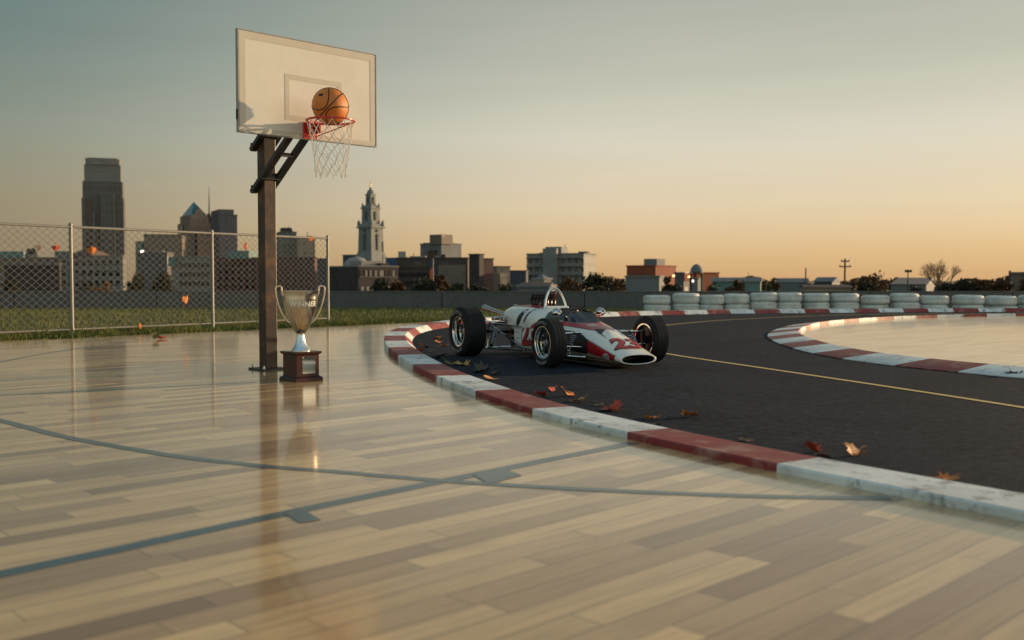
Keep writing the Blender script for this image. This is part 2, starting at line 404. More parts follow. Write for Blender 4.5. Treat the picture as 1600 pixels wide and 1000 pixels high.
KP = [(14, -.6), (9, -.2), (5.6, 1.2), (3.9, 2.6), (2.95, 3.75), (2.39, 4.6), (2.0, 5.15), (1.55, 5.79), (.85, 6.94), (.21, 8.18), (-.37, 9.63), (-.93, 11.24),
      (-1.43, 13.1), (-1.89, 15.14), (-2.17, 16.89), (-2.36, 18.69), (-2.39, 20.67), (-2.17, 22.53), (-1.57, 24.42), (-.45, 26.7), (1.0, 28.8),
      (2.63, 30.32), (4.04, 31.4), (6.28, 32.57), (8.11, 33.18), (13.31, 34.3), (17.74, 34.6), (25, 34.2), (33, 32)]
kp = cr([(*p, 0) for p in KP], .12)
def arc_len(P):
    L = [0.0]
    for a, b in zip(P, P[1:]): L.append(L[-1] + (b - a).length)
    return L
def at_len(P, L, s):
    import bisect
    i = min(max(bisect.bisect_right(L, s) - 1, 0), len(P) - 2)
    t = (s - L[i]) / max(L[i + 1] - L[i], 1e-9)
    p = P[i].lerp(P[i + 1], t); d = (P[min(i + 2, len(P) - 1)] - P[max(i - 1, 0)]).normalized()
    return p, d
def kerb(name, P, bounds, prof, start, side=1):
    L = arc_len(P); mb = MB(); stripes = [b for b in bounds if 0 < b < L[-1]]
    stripes = [0] + stripes + [L[-1]]; k = start
    for s0, s1 in zip(stripes, stripes[1:]):
        n = max(1, int((s1 - s0) / .12)); rows = []
        for i in range(n + 1):
            s = lerp(s0, s1, i / n); p, d = at_len(P, L, s); nr = Vector((d.y, -d.x, 0)) * side
            pr = prof(p)
            rows.append([p + nr * o + Vector((0, 0, z)) for o, z in pr])
        m = len(rows[0])
        mb.add([v for r in rows for v in r], [(i * m + j, i * m + j + 1, (i + 1) * m + j + 1, (i + 1) * m + j) for i in range(n) for j in range(m - 1)], k % 2, True)
        k += 1
    o = mb.build(name, [M['kerb_white'], M['kerb_red']], sharp=25); tag(o, kind='structure'); return o
Lk = arc_len(kp)
def near_len(P, L, q): return min(zip(P, L), key=lambda a: (a[0].xy - Vector(q)).length)[1]
s_ref = near_len(kp, Lk, (1.55, 5.79)); s_far = near_len(kp, Lk, (-1.57, 24.42))
bounds = []; s = s_ref
bk_ = s_ref - 2.3
while bk_ > 0: bounds.insert(0, bk_); bk_ -= 1.42
s = s_ref
while s < s_far: bounds.append(s); s += 1.42
while s < Lk[-1]: bounds.append(s); s += .92
n_before = sum(1 for b in bounds if b < s_ref + .01)
start = 1 if (n_before % 2 == 0) else 0   # stripe that starts at s_ref must be red
def kprof(p):
    h = lerp(.050, .115, min(1, max(0, (p.y - 9) / 8)))
    if p.y > 24: h = .125
    return [(0, -.03), (0, h - .012), (.012, h), (.37, h), (.385, h - .008), (.50, .0), (.52, -.02)]
kerb('outer_kerb', kp, bounds, kprof, start)
inner = []
for i, p in enumerate(kp):
    d = (kp[min(i + 1, len(kp) - 1)] - kp[max(i - 1, 0)]).normalized(); inner.append(p + Vector((d.y, -d.x, 0)) * .25)
ap = inner[::4] + [Vector((34, 31.5, 0)), Vector((34, -1, 0))]
sheet('track_asphalt', [p.xy for p in ap], .004, M['asphalt'])

IP = [(6.35, 10.4), (5.8, 11.24), (5.39, 11.95), (4.98, 12.85), (4.62, 14.2), (4.56, 16.1), (4.78, 18.3), (5.2, 20.2), (5.95, 22.3), (7.0, 24.5), (8.3, 26.3),
      (10.4, 28.4), (13.0, 30.0), (15.87, 30.95), (20, 31.2), (26, 29.5), (30, 24), (30, 16), (25, 10.5), (17, 8.3), (10.5, 8.2), (7.6, 9.0)]
ip = cr([(*p, 0) for p in IP], .15, closed=True); ip.append(ip[0].copy())
Li = arc_len(ip); ib = []; s = 1.85; k = 1
while s < Li[-1] - .6: ib.append(s); s += (1.15 if k % 2 == 0 else 1.0); k += 1
kerb('island_kerb', ip, ib, lambda p: [(0, -.02), (0, .016), (.02, .02), (.56, .085), (.60, .085), (.605, .0)], 0)
ii = []
for i, p in enumerate(ip[:-1]):
    d = (ip[i + 1] - ip[i - 1 if i else -2]).normalized(); ii.append(p + Vector((d.y, -d.x, 0)) * .59)
sheet('island_floor', [p.xy for p in ii[::3]], .012, M['isle'])

def strip(name, P, wd, z, mat, step=.2):
    P = cr([(p[0], p[1], 0) for p in P], step); mb = MB(); rows = []
    for i, p in enumerate(P):
        d = (P[min(i + 1, len(P) - 1)] - P[max(i - 1, 0)]).normalized(); n = Vector((d.y, -d.x, 0))
        rows += [p - n * wd / 2 + Vector((0, 0, z)), p + n * wd / 2 + Vector((0, 0, z))]
    mb.add(rows, [(2 * i, 2 * i + 1, 2 * i + 3, 2 * i + 2) for i in range(len(P) - 1)])
    o = mb.build(name, mat); tag(o, kind='structure'); return o
strip('yellow_road_line', [(5.6, 5.0), (4.98, 7.0), (4.48, 8.67), (3.97, 10.25), (3.21, 12.44), (2.36, 14.88), (1.85, 17.2), (1.9, 19.6), (2.67, 21.97), (3.9, 24.5), (5.6, 27.0), (7.42, 28.83), (9.6, 30.6), (12.34, 31.98), (17, 32.9), (24, 32.5)], .085, .008, M['line_yellow'])
l0 = G(-300, 960); l1 = Vector((.84, 6.83, 0))
dirL = (l1 - Vector((-1.96, 3.77, 0))).normalized()
P0 = Vector((-1.96, 3.77, 0))
strip('court_line', [P0 - dirL * 3, P0, Vector((-.96, 4.91, 0)), Vector((-.05, 5.89, 0)), l1 + dirL * .0], .105, .0012, M['line_blue'])
strip('court_line', [(-6.6, 10.2), (-4.09, 7.92), (-3.22, 7.11), (-2.51, 6.57), (-2.02, 6.24), (-1.42, 5.94), (-1.03, 5.8), (-.45, 5.56), (-.06, 5.43), (.39, 5.31), (.8, 5.22), (1.35, 5.13), (1.95, 5.09)], .085, .002, M['line_blue'])
strip('court_line', [(-8, 7.85), (-4.97, 9.63), (-2.81, 10.89)], .05, .0012, M['line_blue'])
strip('court_line', [(-7.6, 11.4), (-7.1, 12.4), (-6.98, 13.5), (-7.07, 14.63), (-7.06, 15.96), (-6.83, 17.39)], .07, .0012, M['line_blue'])
strip('court_line', [(-5.44, 13.3), (-4.26, 13.93)], .06, .0012, M['line_blue'])
sheet('court_line_tick', [G(444, 803).xy, G(474, 797).xy, G(502, 813).xy, G(470, 818).xy], .003, M['line_blue'])
sheet('court_line_block', [G(738, 742).xy, G(787, 733).xy, G(816, 743).xy, G(764, 757).xy], .003, M['line_blue'])

# ---------------------------------------------------------------- grass verge
def in_verge(x, y):
    t = (x - edge0.x) / ed.x
    if y < edge0.y + t * ed.y + .03 and x < -1.9: return False
    if x >= -1.9:
        # behind the outer kerb
        best = min(kp[200:], key=lambda p: abs(p.x - x) + (0 if p.y > 24 else 99))
        if y < best.y + .08: return False
    return y < 38.3
gm = MB(); cnt = 0
def blade(x, y, h, wd):
    a = random.uniform(0, 6.283); lx = random.gauss(0, .35) * h; ly = random.gauss(0, .35) * h
    dx, dy = math.cos(a) * wd / 2, math.sin(a) * wd / 2
    z = -.03
    gm.add([(x - dx, y - dy, z), (x + dx, y + dy, z), (x + dx * .6 + lx * .45, y + dy * .6 + ly * .45, z + h * .6), (x + lx, y + ly, z + h), (x - dx * .6 + lx * .45, y - dy * .6 + ly * .45, z + h * .6)], [(0, 1, 2, 3, 4)])
while cnt < 42000:
    if random.random() < .72: x = random.uniform(-22, 6); y = random.uniform(16, 38.3)
    else:
        t = random.uniform(-3, 12); p = edge0 + ed * t; off = abs(random.gauss(0, 1.0)) + .02
        x, y = p.x - ed.y * off, p.y + ed.x * off
    if abs(x) > y * .56 + 1 or not in_verge(x, y): continue
    n = math.sin(x * 1.7 + 3 * math.sin(y * .8)) * .5 + .5
    blade(x, y, random.uniform(.05, .11) + .06 * n * random.random(), random.uniform(.014, .03)); cnt += 1
for k in range(230):                                   # taller weeds by the court edge and the fence
    t = random.uniform(-3, 11.3); p = edge0 + ed * t; off = random.uniform(.03, .9)
    x, y = p.x - ed.y * off, p.y + ed.x * off; hh = random.uniform(.12, .28)
    for j in range(14): blade(x + random.gauss(0, .06), y + random.gauss(0, .06), hh * random.uniform(.5, 1.1), .012)
tag(gm.build('grass', M['grass']), kind='stuff')

# ---------------------------------------------------------------- concrete wall
wall = empty('concrete_wall', (0, 38.5, -.03)); tag(wall, 'long low grey concrete wall running behind the grass and the white tyres', 'wall')
wb = MB(); wb.box((0, 0, .30), (110, .22, .72)); wb.build('wall_body', M['concrete'], wall)
cb = MB(); x = -54.9
while x < 55: cb.box((x, 0, .675), (5.48, .27, .035), bev=.006); x += 5.5
cb.build('coping', M['concrete'], wall)
jm = MB(); x = -52.2
while x < 55: jm.box((x, -.113, .31), (.05, .012, .66)); x += 5.5
jm.build('joint', M['blackp'], wall)

# ---------------------------------------------------------------- chain link fence
fe = Vector((-4.64, 25.11, 0)); fd = Vector((-2.05, -2.86, 0)).normalized(); FANG = math.atan2(fd.y, fd.x)
fence = empty('chain_link_fence', fe, FANG); tag(fence, 'galvanised chain link fence on round steel posts between court and grass', 'fence')
PD = [0, 3.52, 6.86, 10.3, 13.7]; FZ0, FZ1 = .14, 2.15
for d in PD:
    p = MB(); p.tube([(d, 0, -.1), (d, 0, FZ1 + .03)], .035, 12); p.lathe([(.040, FZ1 + .02), (.040, FZ1 + .05), (.030, FZ1 + .075), (.002, FZ1 + .085)], 12, Matrix.Translation((d, 0, 0)))
    po = p.build('post', M['galv'], fence)
    for z in (FZ0 + .02, .8, 1.5, FZ1 - .03):
        bnd = MB(); bnd.lathe([(.038, z - .012), (.043, z - .012), (.043, z + .012), (.038, z + .012)], 12, Matrix.Translation((d, 0, 0))); bnd.build('clamp', M['galv'], po)
for nm, z, r in (('top_rail', FZ1, .026), ('bottom_rail', FZ0, .020)):
    p = MB()
    for a, b in zip(PD, PD[1:]): p.tube([(a + .03, 0, z), (b - .03, 0, z)], r, 10)
    p.build(nm, M['galv'], fence)
wm = MB(); P_ = .165; Hh = FZ1 - FZ0; Lw = 13.7; HX = Hh * 1.22
k = -int(HX / P_) - 2
while k * P_ < Lw + HX:
    for sg in (1, -1):
        x0, x1 = k * P_, k * P_ + HX; t0 = max(0, -x0 / HX); t1 = min(1, (Lw - x0) / HX)
        if t1 > t0 + .01:
            za, zb_ = (FZ0 + Hh * t0, FZ0 + Hh * t1) if sg == 1 else (FZ1 - Hh * t0, FZ1 - Hh * t1)
            wm.tube([(x0 + HX * t0, .004 * sg, za), (x0 + HX * t1, .004 * sg, zb_)], .0040, 5, cap=False)
    k += 1
wm.build('wire_mesh', M['wire'], fence)

# ---------------------------------------------------------------- basketball hoop
HB = G(419.5, 577); hoop = empty('basketball_hoop', HB, UANG)
tag(hoop, 'basketball hoop with pale backboard, red rim and brown steel pole on the wooden court', 'basketball hoop')
p = MB(); p.box((0, 0, 1.72), (.165, .165, 3.4), bev=.008); p.build('pole', M['pole_steel'], hoop)
b = MB(); b.box((0, 0, .011), (.36, .36, .022), bev=.004); bp = b.build('base_plate', M['black_steel'], hoop)
for sx in (-1, 1):
    for sy in (-1, 1):
        q = MB(); mt = Matrix.Translation((sx * .145, sy * .145, 0))
        q.lathe([(.022, .022), (.022, .027), (.016, .027), (.016, .045), (.009, .045), (.009, .06), (.001, .06)], 6, mt, smooth=False); q.build('bolt', M['steel'], bp)
def arm(x, y0, z0, y1, z1, nm='support_arm'):
    a = MB(); a.bar((x, y0, z0), (x, y1, z1), .048, .085, up=(1, 0, 0))
    return a.build(nm, M['black_steel'], hoop)
AX = .108
for sx in (-1, 1):
    arm(sx * AX, .14, 2.215, -.975, 2.99); arm(sx * AX, .14, 2.735, -.975, 3.50)
b = MB(); b.bar((-AX + .024, -.46, 2.63), (AX - .024, -.46, 2.63), .045, .045); b.build('cross_brace', M['black_steel'], hoop)
for z in (2.24, 2.76):
    b = MB(); b.box((0, .105, z + .01), (.30, .045, .09), bev=.004); b.box((0, -.105, z + .16), (.26, .03, .08)); b.build('pole_bracket', M['black_steel'], hoop)
BZ0, BZ1, BW = 2.765, 3.875, .925
b = MB(); b.box((0, -1.0, (BZ0 + BZ1) / 2), (2 * BW, .036, BZ1 - BZ0), bev=.004); board = b.build('backboard', M['board'], hoop)
b = MB()
for (cx, cz, sx, sz) in ((-BW - .006, (BZ0 + BZ1) / 2, .012, BZ1 - BZ0 + .024), (BW + .006, (BZ0 + BZ1) / 2, .012, BZ1 - BZ0 + .024), (0, BZ0 - .006, 2 * BW, .012), (0, BZ1 + .006, 2 * BW, .012)):
    b.box((cx, -1.0, cz), (sx, .05, sz))
b.build('edge_trim', M['board_edge'], board)
b = MB(); e = .075; yy = -1.0195
for (cx, cz, sx, sz) in ((-BW + e / 2 + .006, (BZ0 + BZ1) / 2, e, BZ1 - BZ0 - .02), (BW - e / 2 - .006, (BZ0 + BZ1) / 2, e, BZ1 - BZ0 - .02), (0, BZ1 - .010 - e / 2, 2 * BW - 2 * e - .012, e), (0, BZ0 + .010 + e / 2 - .015, 2 * BW - 2 * e - .012, e * .55)):
    b.box((cx, yy, cz), (sx, .003, sz))
b.build('border_line', M['board_line'], board)
b = MB(); U0 = .04; qx, q0, q1, lw = .385, 2.955, 3.475, .055
for (cx, cz, sx, sz) in ((U0 - qx + lw / 2, (q0 + q1) / 2, lw, q1 - q0), (U0 + qx - lw / 2, (q0 + q1) / 2, lw, q1 - q0), (U0, q1 - lw / 2, 2 * qx - 2 * lw, lw), (U0, q0 + lw / 2, 2 * qx - 2 * lw, lw)):
    b.box((cx, yy, cz), (sx, .003, sz))
b.build('target_square', M['board_line'], board)
b = MB(); b.box((-BW - .016, -1.0, 2.95), (.012, .03, .11)); b.build('edge_clip', M['blackp'], board)
b = MB(); b.box((0, -.965, 3.1), (1.5, .03, .06)); b.box((0, -.965, 3.55), (1.5, .03, .06)); b.box((-.4, -.965, 3.3), (.06, .03, .8)); b.box((.4, -.965, 3.3), (.06, .03, .8)); b.build('rear_frame', M['black_steel'], board)
U0 = -.02; RC = Vector((U0, -1.02 - .43, 2.925)); RR = .268
b = MB(); b.tube([RC + Vector((RR * math.cos(a), RR * math.sin(a), 0)) for a in [2 * math.pi * i / 48 for i in range(48)]], .0125, 10, closed=True)
rim = b.build('rim', M['red_steel'], hoop)
b = MB(); b.box((U0, -1.030, 2.855), (.19, .016, .19), bev=.004); b.box((U0, -1.10, 2.935), (.15, .15, .016), bev=.004); b.box((U0 - .06, -1.09, 2.88), (.012, .12, .11)); b.box((U0 + .06, -1.09, 2.88), (.012, .12, .11)); b.build('rim_bracket', M['red_steel'], rim)
for sx in (-1, 1):
    b = MB(); b.tube([(U0 + sx * .06, -1.04, 2.79), RC + Vector((sx * RR * .86, -RR * .30, -.01))], .007, 8); b.build('rim_strut', M['red_steel'], rim)
def netp(r, a):
    t = r / 7.0; rad = lerp(.262, .168, t ** .75) + .004 * math.sin(3 * a + r); z = RC.z - .012 - .60 * t ** .93
    return RC + Vector((rad * math.cos(a), rad * math.sin(a), z - RC.z))
nb = MB(); NS = 12
random.seed(5); jit = {}
def node(r, k):
    key = (r, k % NS)
    if key not in jit: jit[key] = (random.gauss(0, .045), random.gauss(0, .008))
    j = jit[key]; a = 2 * math.pi * (k + .5 * (r % 2)) / NS + (j[0] if r else 0)
    q = netp(r, a); q.z += j[1] if r else 0; return q
for k in range(NS):
    nb.tube([RC + (node(0, k) - RC) * 1.06 + Vector((0, 0, .026)), node(0, k) + Vector((0, 0, -.0))], .0042, 5)
    for r in range(7):
        for dk in ((0, -1) if r % 2 == 0 else (0, 1)):
            a_, b_ = node(r, k), node(r + 1, k + dk); mid = (a_ + b_) / 2 + Vector((random.gauss(0, .004), random.gauss(0, .004), -.006))
            nb.tube([a_, mid, b_], .0042 if r < 1 else .0038, 5, cap=False)
    e0 = node(7, k); nb.tube([e0, e0 + Vector((random.gauss(0, .008), random.gauss(0, .008), -.03))], .005, 5)
nb.build('net', M['cord'], rim)

# ball
BC = hoop.location + Matrix.Rotation(UANG, 3, 'Z') @ (RC + Vector((-.002, 0, .163)))
BR = .205
b = MB(); prof = [(max(BR * math.sin(t), .0005), -BR * math.cos(t)) for t in [math.pi * i / 32 for i in range(33)]]
b.lathe(prof, 56); ball = b.build('basketball', M['ball'], loc=BC); tag(ball, 'orange basketball with black seams dropping into the red rim', 'basketball')
# frame of seams: w points to the crossing seen low left of the ball's middle
vw = (Vector((0, 0, CAMH)) - BC).normalized(); rt = Vector((0, 0, 1)).cross(vw).normalized(); upv = vw.cross(rt)
w_ = (vw * .955 - rt * .20 - upv * .14).normalized()
d1 = (rt * .70 + upv * .72); d1 = (d1 - w_ * d1.dot(w_)).normalized(); d2 = w_.cross(d1)
def ring(fn, n=72):
    sm = MB(); sm.tube([fn(2 * math.pi * i / n) * (BR + .0006) for i in range(n)], .0062, 6, closed=True); return sm.build('seam', M['seam'], ball)
ring(lambda a: w_ * math.cos(a) + d1 * math.sin(a))
ring(lambda a: d1 * math.cos(a) + d2 * math.sin(a))
for sg in (1, -1):
    def fn(a, sg=sg):
        v = (w_ * (math.cos(a)) + d2 * sg * (1.05 - .95 * math.cos(a) ** 2 * .98) + d1 * math.sin(a)); return v.normalized()
    ring(fn)
q = MB(); cc = (vw * .62 - rt * .52 + upv * .60).normalized(); tx = cc.cross(upv).normalized(); ty = tx.cross(cc)
def onb(a, c): return (cc + tx * a + ty * c).normalized() * (BR + .0012)
gr = [onb(-.16 + .32 * i / 6, -.08 + .16 * j / 3) for j in range(4) for i in range(7)]
q.add(gr, [(j * 7 + i, j * 7 + i + 1, j * 7 + i + 8, j * 7 + i + 7) for j in range(3) for i in range(6)], 0, True); q.build('dark_print', M['blackp'], ball)

# ---------------------------------------------------------------- text helper
def text_mesh(body, size, bold=0.0, shear=0.0, nx=14, ny=6, spacing=1.0):
    cu = bpy.data.curves.new('lettering', 'FONT'); cu.body = body; cu.size = size; cu.offset = bold; cu.shear = shear
    cu.align_x = 'CENTER'; cu.align_y = 'CENTER'; cu.space_character = spacing; cu.resolution_u = 4; cu.fill_mode = 'FRONT'
    ob = bpy.data.objects.new('lettering', cu); COL.objects.link(ob)
    bpy.context.view_layer.update()
    me = bpy.data.meshes.new_from_object(ob.evaluated_get(bpy.context.evaluated_depsgraph_get()))
    bm = bmesh.new(); bm.from_mesh(me); bpy.data.objects.remove(ob); bpy.data.curves.remove(cu); bpy.data.meshes.remove(me)
    xs = [v.co.x for v in bm.verts]; ys = [v.co.y for v in bm.verts]
    for ax, lo, hi, n in ((0, min(xs), max(xs), nx), (1, min(ys), max(ys), ny)):
        for i in range(1, n):
            c = lerp(lo, hi, i / n); pc = Vector((c, 0, 0)) if ax == 0 else Vector((0, c, 0)); no = Vector((1, 0, 0)) if ax == 0 else Vector((0, 1, 0))
            bmesh.ops.bisect_plane(bm, geom=bm.verts[:] + bm.edges[:] + bm.faces[:], plane_co=pc, plane_no=no)
    bm.verts.index_update()
    vs = [v.co.copy() for v in bm.verts]; fs = [[v.index for v in f.verts] for f in bm.faces]; bm.free()
    return vs, fs

# ---------------------------------------------------------------- trophy
TC = Vector((-2.356, 11.09, 0)); tro = empty('trophy', TC, UANG)
tag(tro, 'tall silver winner cup with two handles on a mahogany plinth beside the hoop pole', 'trophy')
b = MB()
def sq(prof, mb):
    vs = []; fs = []
    for h, z in prof: vs += [(-h, -h, z), (h, -h, z), (h, h, z), (-h, h, z)]
    for i in range(len(prof) - 1):
        for k in range(4): fs.append((i * 4 + k, i * 4 + (k + 1) % 4, i * 4 + 4 + (k + 1) % 4, i * 4 + 4 + k))
    fs.append((3, 2, 1, 0)); n = len(prof) * 4; fs.append((n - 4, n - 3, n - 2, n - 1)); mb.add(vs, fs)
sq([(.170, 0), (.174, .006), (.174, .030), (.166, .040), (.160, .046), (.148, .052), (.142, .060), (.142, .290), (.150, .298), (.162, .304), (.166, .310), (.166, .322), (.160, .328)], b)
pl = b.build('plinth', M['mahog'], tro)
b = MB(); b.box((.012, -.1435, .178), (.165, .003, .185), bev=.001); plq = b.build('plaque', M['plaque'], pl)
for sx in (-1, 1):
    for sz in (-1, 1):
        b = MB(); b.lathe([(.004, 0), (.003, .002), (.0005, .003)], 8, Matrix.Translation((.012 + sx * .076, -.145, .178 + sz * .086)) @ Matrix.Rotation(R(90), 4, 'X')); b.build('screw', M['steel'], plq)
b = MB(); b.lathe([(.001, .328), (.108, .328), (.108, .338), (.100, .346), (.096, .356), (.088, .364), (.075, .385), (.060, .420), (.050, .460), (.044, .495), (.041, .510)], 48); b.build('foot', M['foot'], tro)
CUPP = [(.041, .510), (.050, .512), (.050, .520), (.043, .524), (.052, .530), (.075, .560), (.100, .600), (.125, .655), (.147, .715), (.165, .780), (.180, .835), (.189, .885), (.1925, .930), (.194, .975), (.201, .990), (.203, 1.000), (.196, 1.000), (.190, .985), (.185, .95), (.16, .78), (.10, .62), (.02, .56), (.001, .56)]
cr2 = R(-24); b = MB(); b.lathe(CUPP, 64); cup = b.build('cup', M['cup'], tro); cup.rotation_euler = (0, 0, R(12) - 0)
def cup_r(z):
    for (r0, z0), (r1, z1) in zip(CUPP[4:14], CUPP[5:15]):
        if z0 <= z <= z1: return lerp(r0, r1, (z - z0) / (z1 - z0))
    return .19
HA = R(-21)   # turn of the handles and lettering from the court direction towards the camera
for sg in (1, -1):
    pts = [(cup_r(.945) - .004, .945), (.205, .975), (.208, 1.02), (.215, 1.047), (.240, 1.052), (.266, 1.044), (.270, 1.00), (.262, .93), (.246, .86), (.222, .79), (.190, .725), (.160, .675), (.132, .655), (cup_r(.64) - .006, .640)]
    P = cr([(sg * r * math.cos(HA), sg * r * math.sin(HA), z) for r, z in pts], .02)
    hb = MB(); dperp = Vector((-math.sin(HA), math.cos(HA), 0)); vs = []
    for i, q_ in enumerate(P):
        t_ = (P[min(i + 1, len(P) - 1)] - P[max(i - 1, 0)]).normalized(); o_ = dperp.cross(t_).normalized(); hw = .019; th = .010
        vs += [q_ + dperp * hw * a + o_ * th * c for a, c in ((1, .4), (.6, 1), (-.6, 1), (-1, .4), (-1, -.4), (-.6, -1), (.6, -1), (1, -.4))]
    n8 = 8; hb.add(vs, [(i * n8 + k, i * n8 + (k + 1) % n8, (i + 1) * n8 + (k + 1) % n8, (i + 1) * n8 + k) for i in range(len(P) - 1) for k in range(n8)], 0, True)
    hb.add(vs[:8], [tuple(range(8))]); hb.add(vs[-8:], [tuple(range(8))]); hb.build('handle', M['cup'], tro)
vs, fs = text_mesh('WINNER', .078, .0012, nx=30, ny=4, spacing=1.06)
b = MB(); tv = []
for v in vs:
    z = .853 + v.y; r = cup_r(z) + .0012; a = -math.pi / 2 + HA + v.x / .18 + R(1)
    tv.append((r * math.cos(a), r * math.sin(a), z))
b.add(tv, fs); wl = b.build('lettering', M['engrave'], tro)


# ---------------------------------------------------------------- race car (local x = forward, y = left, z = up; front axle at x = 0)
CARA = R(-63); car = empty('race_car', (1.165, 13.054, .004), CARA)
tag(car, 'white and red vintage single seat race car numbered 23 parked on the asphalt bend', 'race car')
TUB = [(-1.74, .385, .10, .55, 4.2), (-1.70, .395, .088, .565, 4.0), (-1.2, .405, .08, .60, 3.6), (-1.0, .405, .08, .615, 3.3), (-.6, .385, .08, .60, 3.1), (-.35, .365, .08, .563, 2.9),
       (0, .34, .08, .485, 2.7), (.2, .325, .08, .430, 2.6), (.5, .305, .075, .325, 2.5), (.7, .292, .07, .258, 2.35), (.83, .278, .067, .212, 2.3), (.875, .268, .070, .198, 2.3)]
COV = [(-2.29, .24, .48, .66, 2.5), (-2.27, .285, .44, .70, 2.6), (-2.20, .315, .40, .722, 2.7), (-2.0, .36, .34, .737, 2.7), (-1.74, .398, .27, .745, 2.7), (-1.5, .410, .25, .745, 2.7), (-1.25, .410, .28, .725, 2.7), (-1.12, .385, .34, .695, 2.7), (-1.06, .35, .40, .665, 2.6), (-1.04, .31, .44, .64, 2.5)]
def surf(tab, s, t):
    w_, zb, zt, n = interp(tab, s); c, si = math.cos(R(t)), math.sin(R(t))
    zc = (zb + zt) / 2; h = (zt - zb) / 2
    return Vector((s, w_ * math.copysign(abs(c) ** (2 / n), c), zc + h * math.copysign(abs(si) ** (2 / n), si)))
def nrm(tab, s, t):
    a = surf(tab, s + .004, t) - surf(tab, s - .004, t); b_ = surf(tab, s, t + .7) - surf(tab, s, t - .7)
    n = b_.cross(a); n.normalize()
    q = surf(tab, s, t); zc = (interp(tab, s)[1] + interp(tab, s)[2]) / 2
    if n.dot(Vector((0, q.y, q.z - zc))) < 0: n = -n
    return n
def loft(tab, s0, s1, ns, nt, skip=None):
    mb = MB(); vs = []; fs = []
    SS = [lerp(s0, s1, i / ns) for i in range(ns + 1)]
    for s in SS:
        for k in range(nt): vs.append(surf(tab, s, 360 * k / nt))
    for i in range(ns):
        for k in range(nt):
            if skip and skip((SS[i] + SS[i + 1]) / 2, 360 * (k + .5) / nt): continue
            l = (k + 1) % nt; fs.append((i * nt + k, (i + 1) * nt + k, (i + 1) * nt + l, i * nt + l))
    mb.add(vs, fs, 0, True); return mb, nt, ns
CK0, CK1 = -1.02, -.44
tub, nt_, ns_ = loft(TUB, -1.74, .875, 80, 72, lambda s, t: CK0 < s < CK1 and 60 < t < 120)
first_ring = list(range(nt_)); tub.f.append(first_ring); tub.m.append(0); tub.s.append(False)
lastr = [surf(TUB, .875, 360 * k / nt_) for k in range(nt_)]; cc = sum(lastr, Vector()) / nt_
i1 = [cc + (v - cc) * .93 + Vector((.006, 0, 0)) for v in lastr]; i2 = [cc + Vector((0, (v.y - cc.y) * .885, (v.z - cc.z) * .82)) + Vector((-.004, 0, 0)) for v in lastr]
b0 = len(tub.v); tub.v += [tuple(v) for v in lastr + i1 + i2]
for a in (0, 1):
    for k in range(nt_):
        l = (k + 1) % nt_; tub.f.append((b0 + a * nt_ + k, b0 + (a + 1) * nt_ + k, b0 + (a + 1) * nt_ + l, b0 + a * nt_ + l)); tub.m.append(0); tub.s.append(True)
bodyo = tub.build('body', M['white_car'], car, sharp=50)
bvh_t = BVHTree.FromPolygons([Vector(v) for v in tub.v], tub.f)
b = MB(); i3 = [cc + Vector((0, (v.y - cc.y) * .80, (v.z - cc.z) * .75)) + Vector((-.30, 0, .02)) for v in lastr]
b.add(i2 + i3, [(k, nt_ + k, nt_ + (k + 1) % nt_, (k + 1) % nt_) for k in range(nt_)] + [tuple(range(nt_, 2 * nt_))], 0, True)
b.build('air_intake', M['blackp'], car)
covm, nc_, _ = loft(COV, -2.29, -1.04, 44, 64)
covm.f.append(tuple(range(nc_))); covm.m.append(0); covm.s.append(False)
covm.f.append(tuple(range(len(covm.v) - nc_, len(covm.v)))); covm.m.append(0); covm.s.append(False)
covo = covm.build('engine_cover', M['white_car'], car, sharp=50)
bvh_c = BVHTree.FromPolygons([Vector(v) for v in covm.v], covm.f)
def decal(name, tab, s0, s1, lo, hi, mat, off=.003, ns=40, nt=8, parent=None, mirror=False):
    mb = MB(); vs = []
    for i in range(ns + 1):
        s = lerp(s0, s1, i / ns); a = interp(lo, s)[0]; b_ = interp(hi, s)[0]
        for j in range(nt + 1):
            t = lerp(a, b_, j / nt)
            if mirror: t = 180 - t
            vs.append(surf(tab, s, t) + nrm(tab, s, t) * off)
    mb.add(vs, [(i * (nt + 1) + j, i * (nt + 1) + j + 1, (i + 1) * (nt + 1) + j + 1, (i + 1) * (nt + 1) + j) for i in range(ns) for j in range(nt)], 0, True)
    return mb.build(name, mat, parent or bodyo, sharp=80)
def pad(tab, d): return [(s, t + d) for s, t in tab]
HLO = [(-.99, 149), (-.7, 138), (-.5, 126), (-.445, 121.5)]; HHI = [(-1.0, 158), (-.6, 149), (-.445, 143.5), (-.2, 131), (0, 117), (.19, 95)]
FHI = [(-.43, 143), (-.2, 131), (0, 117), (.19, 95)]
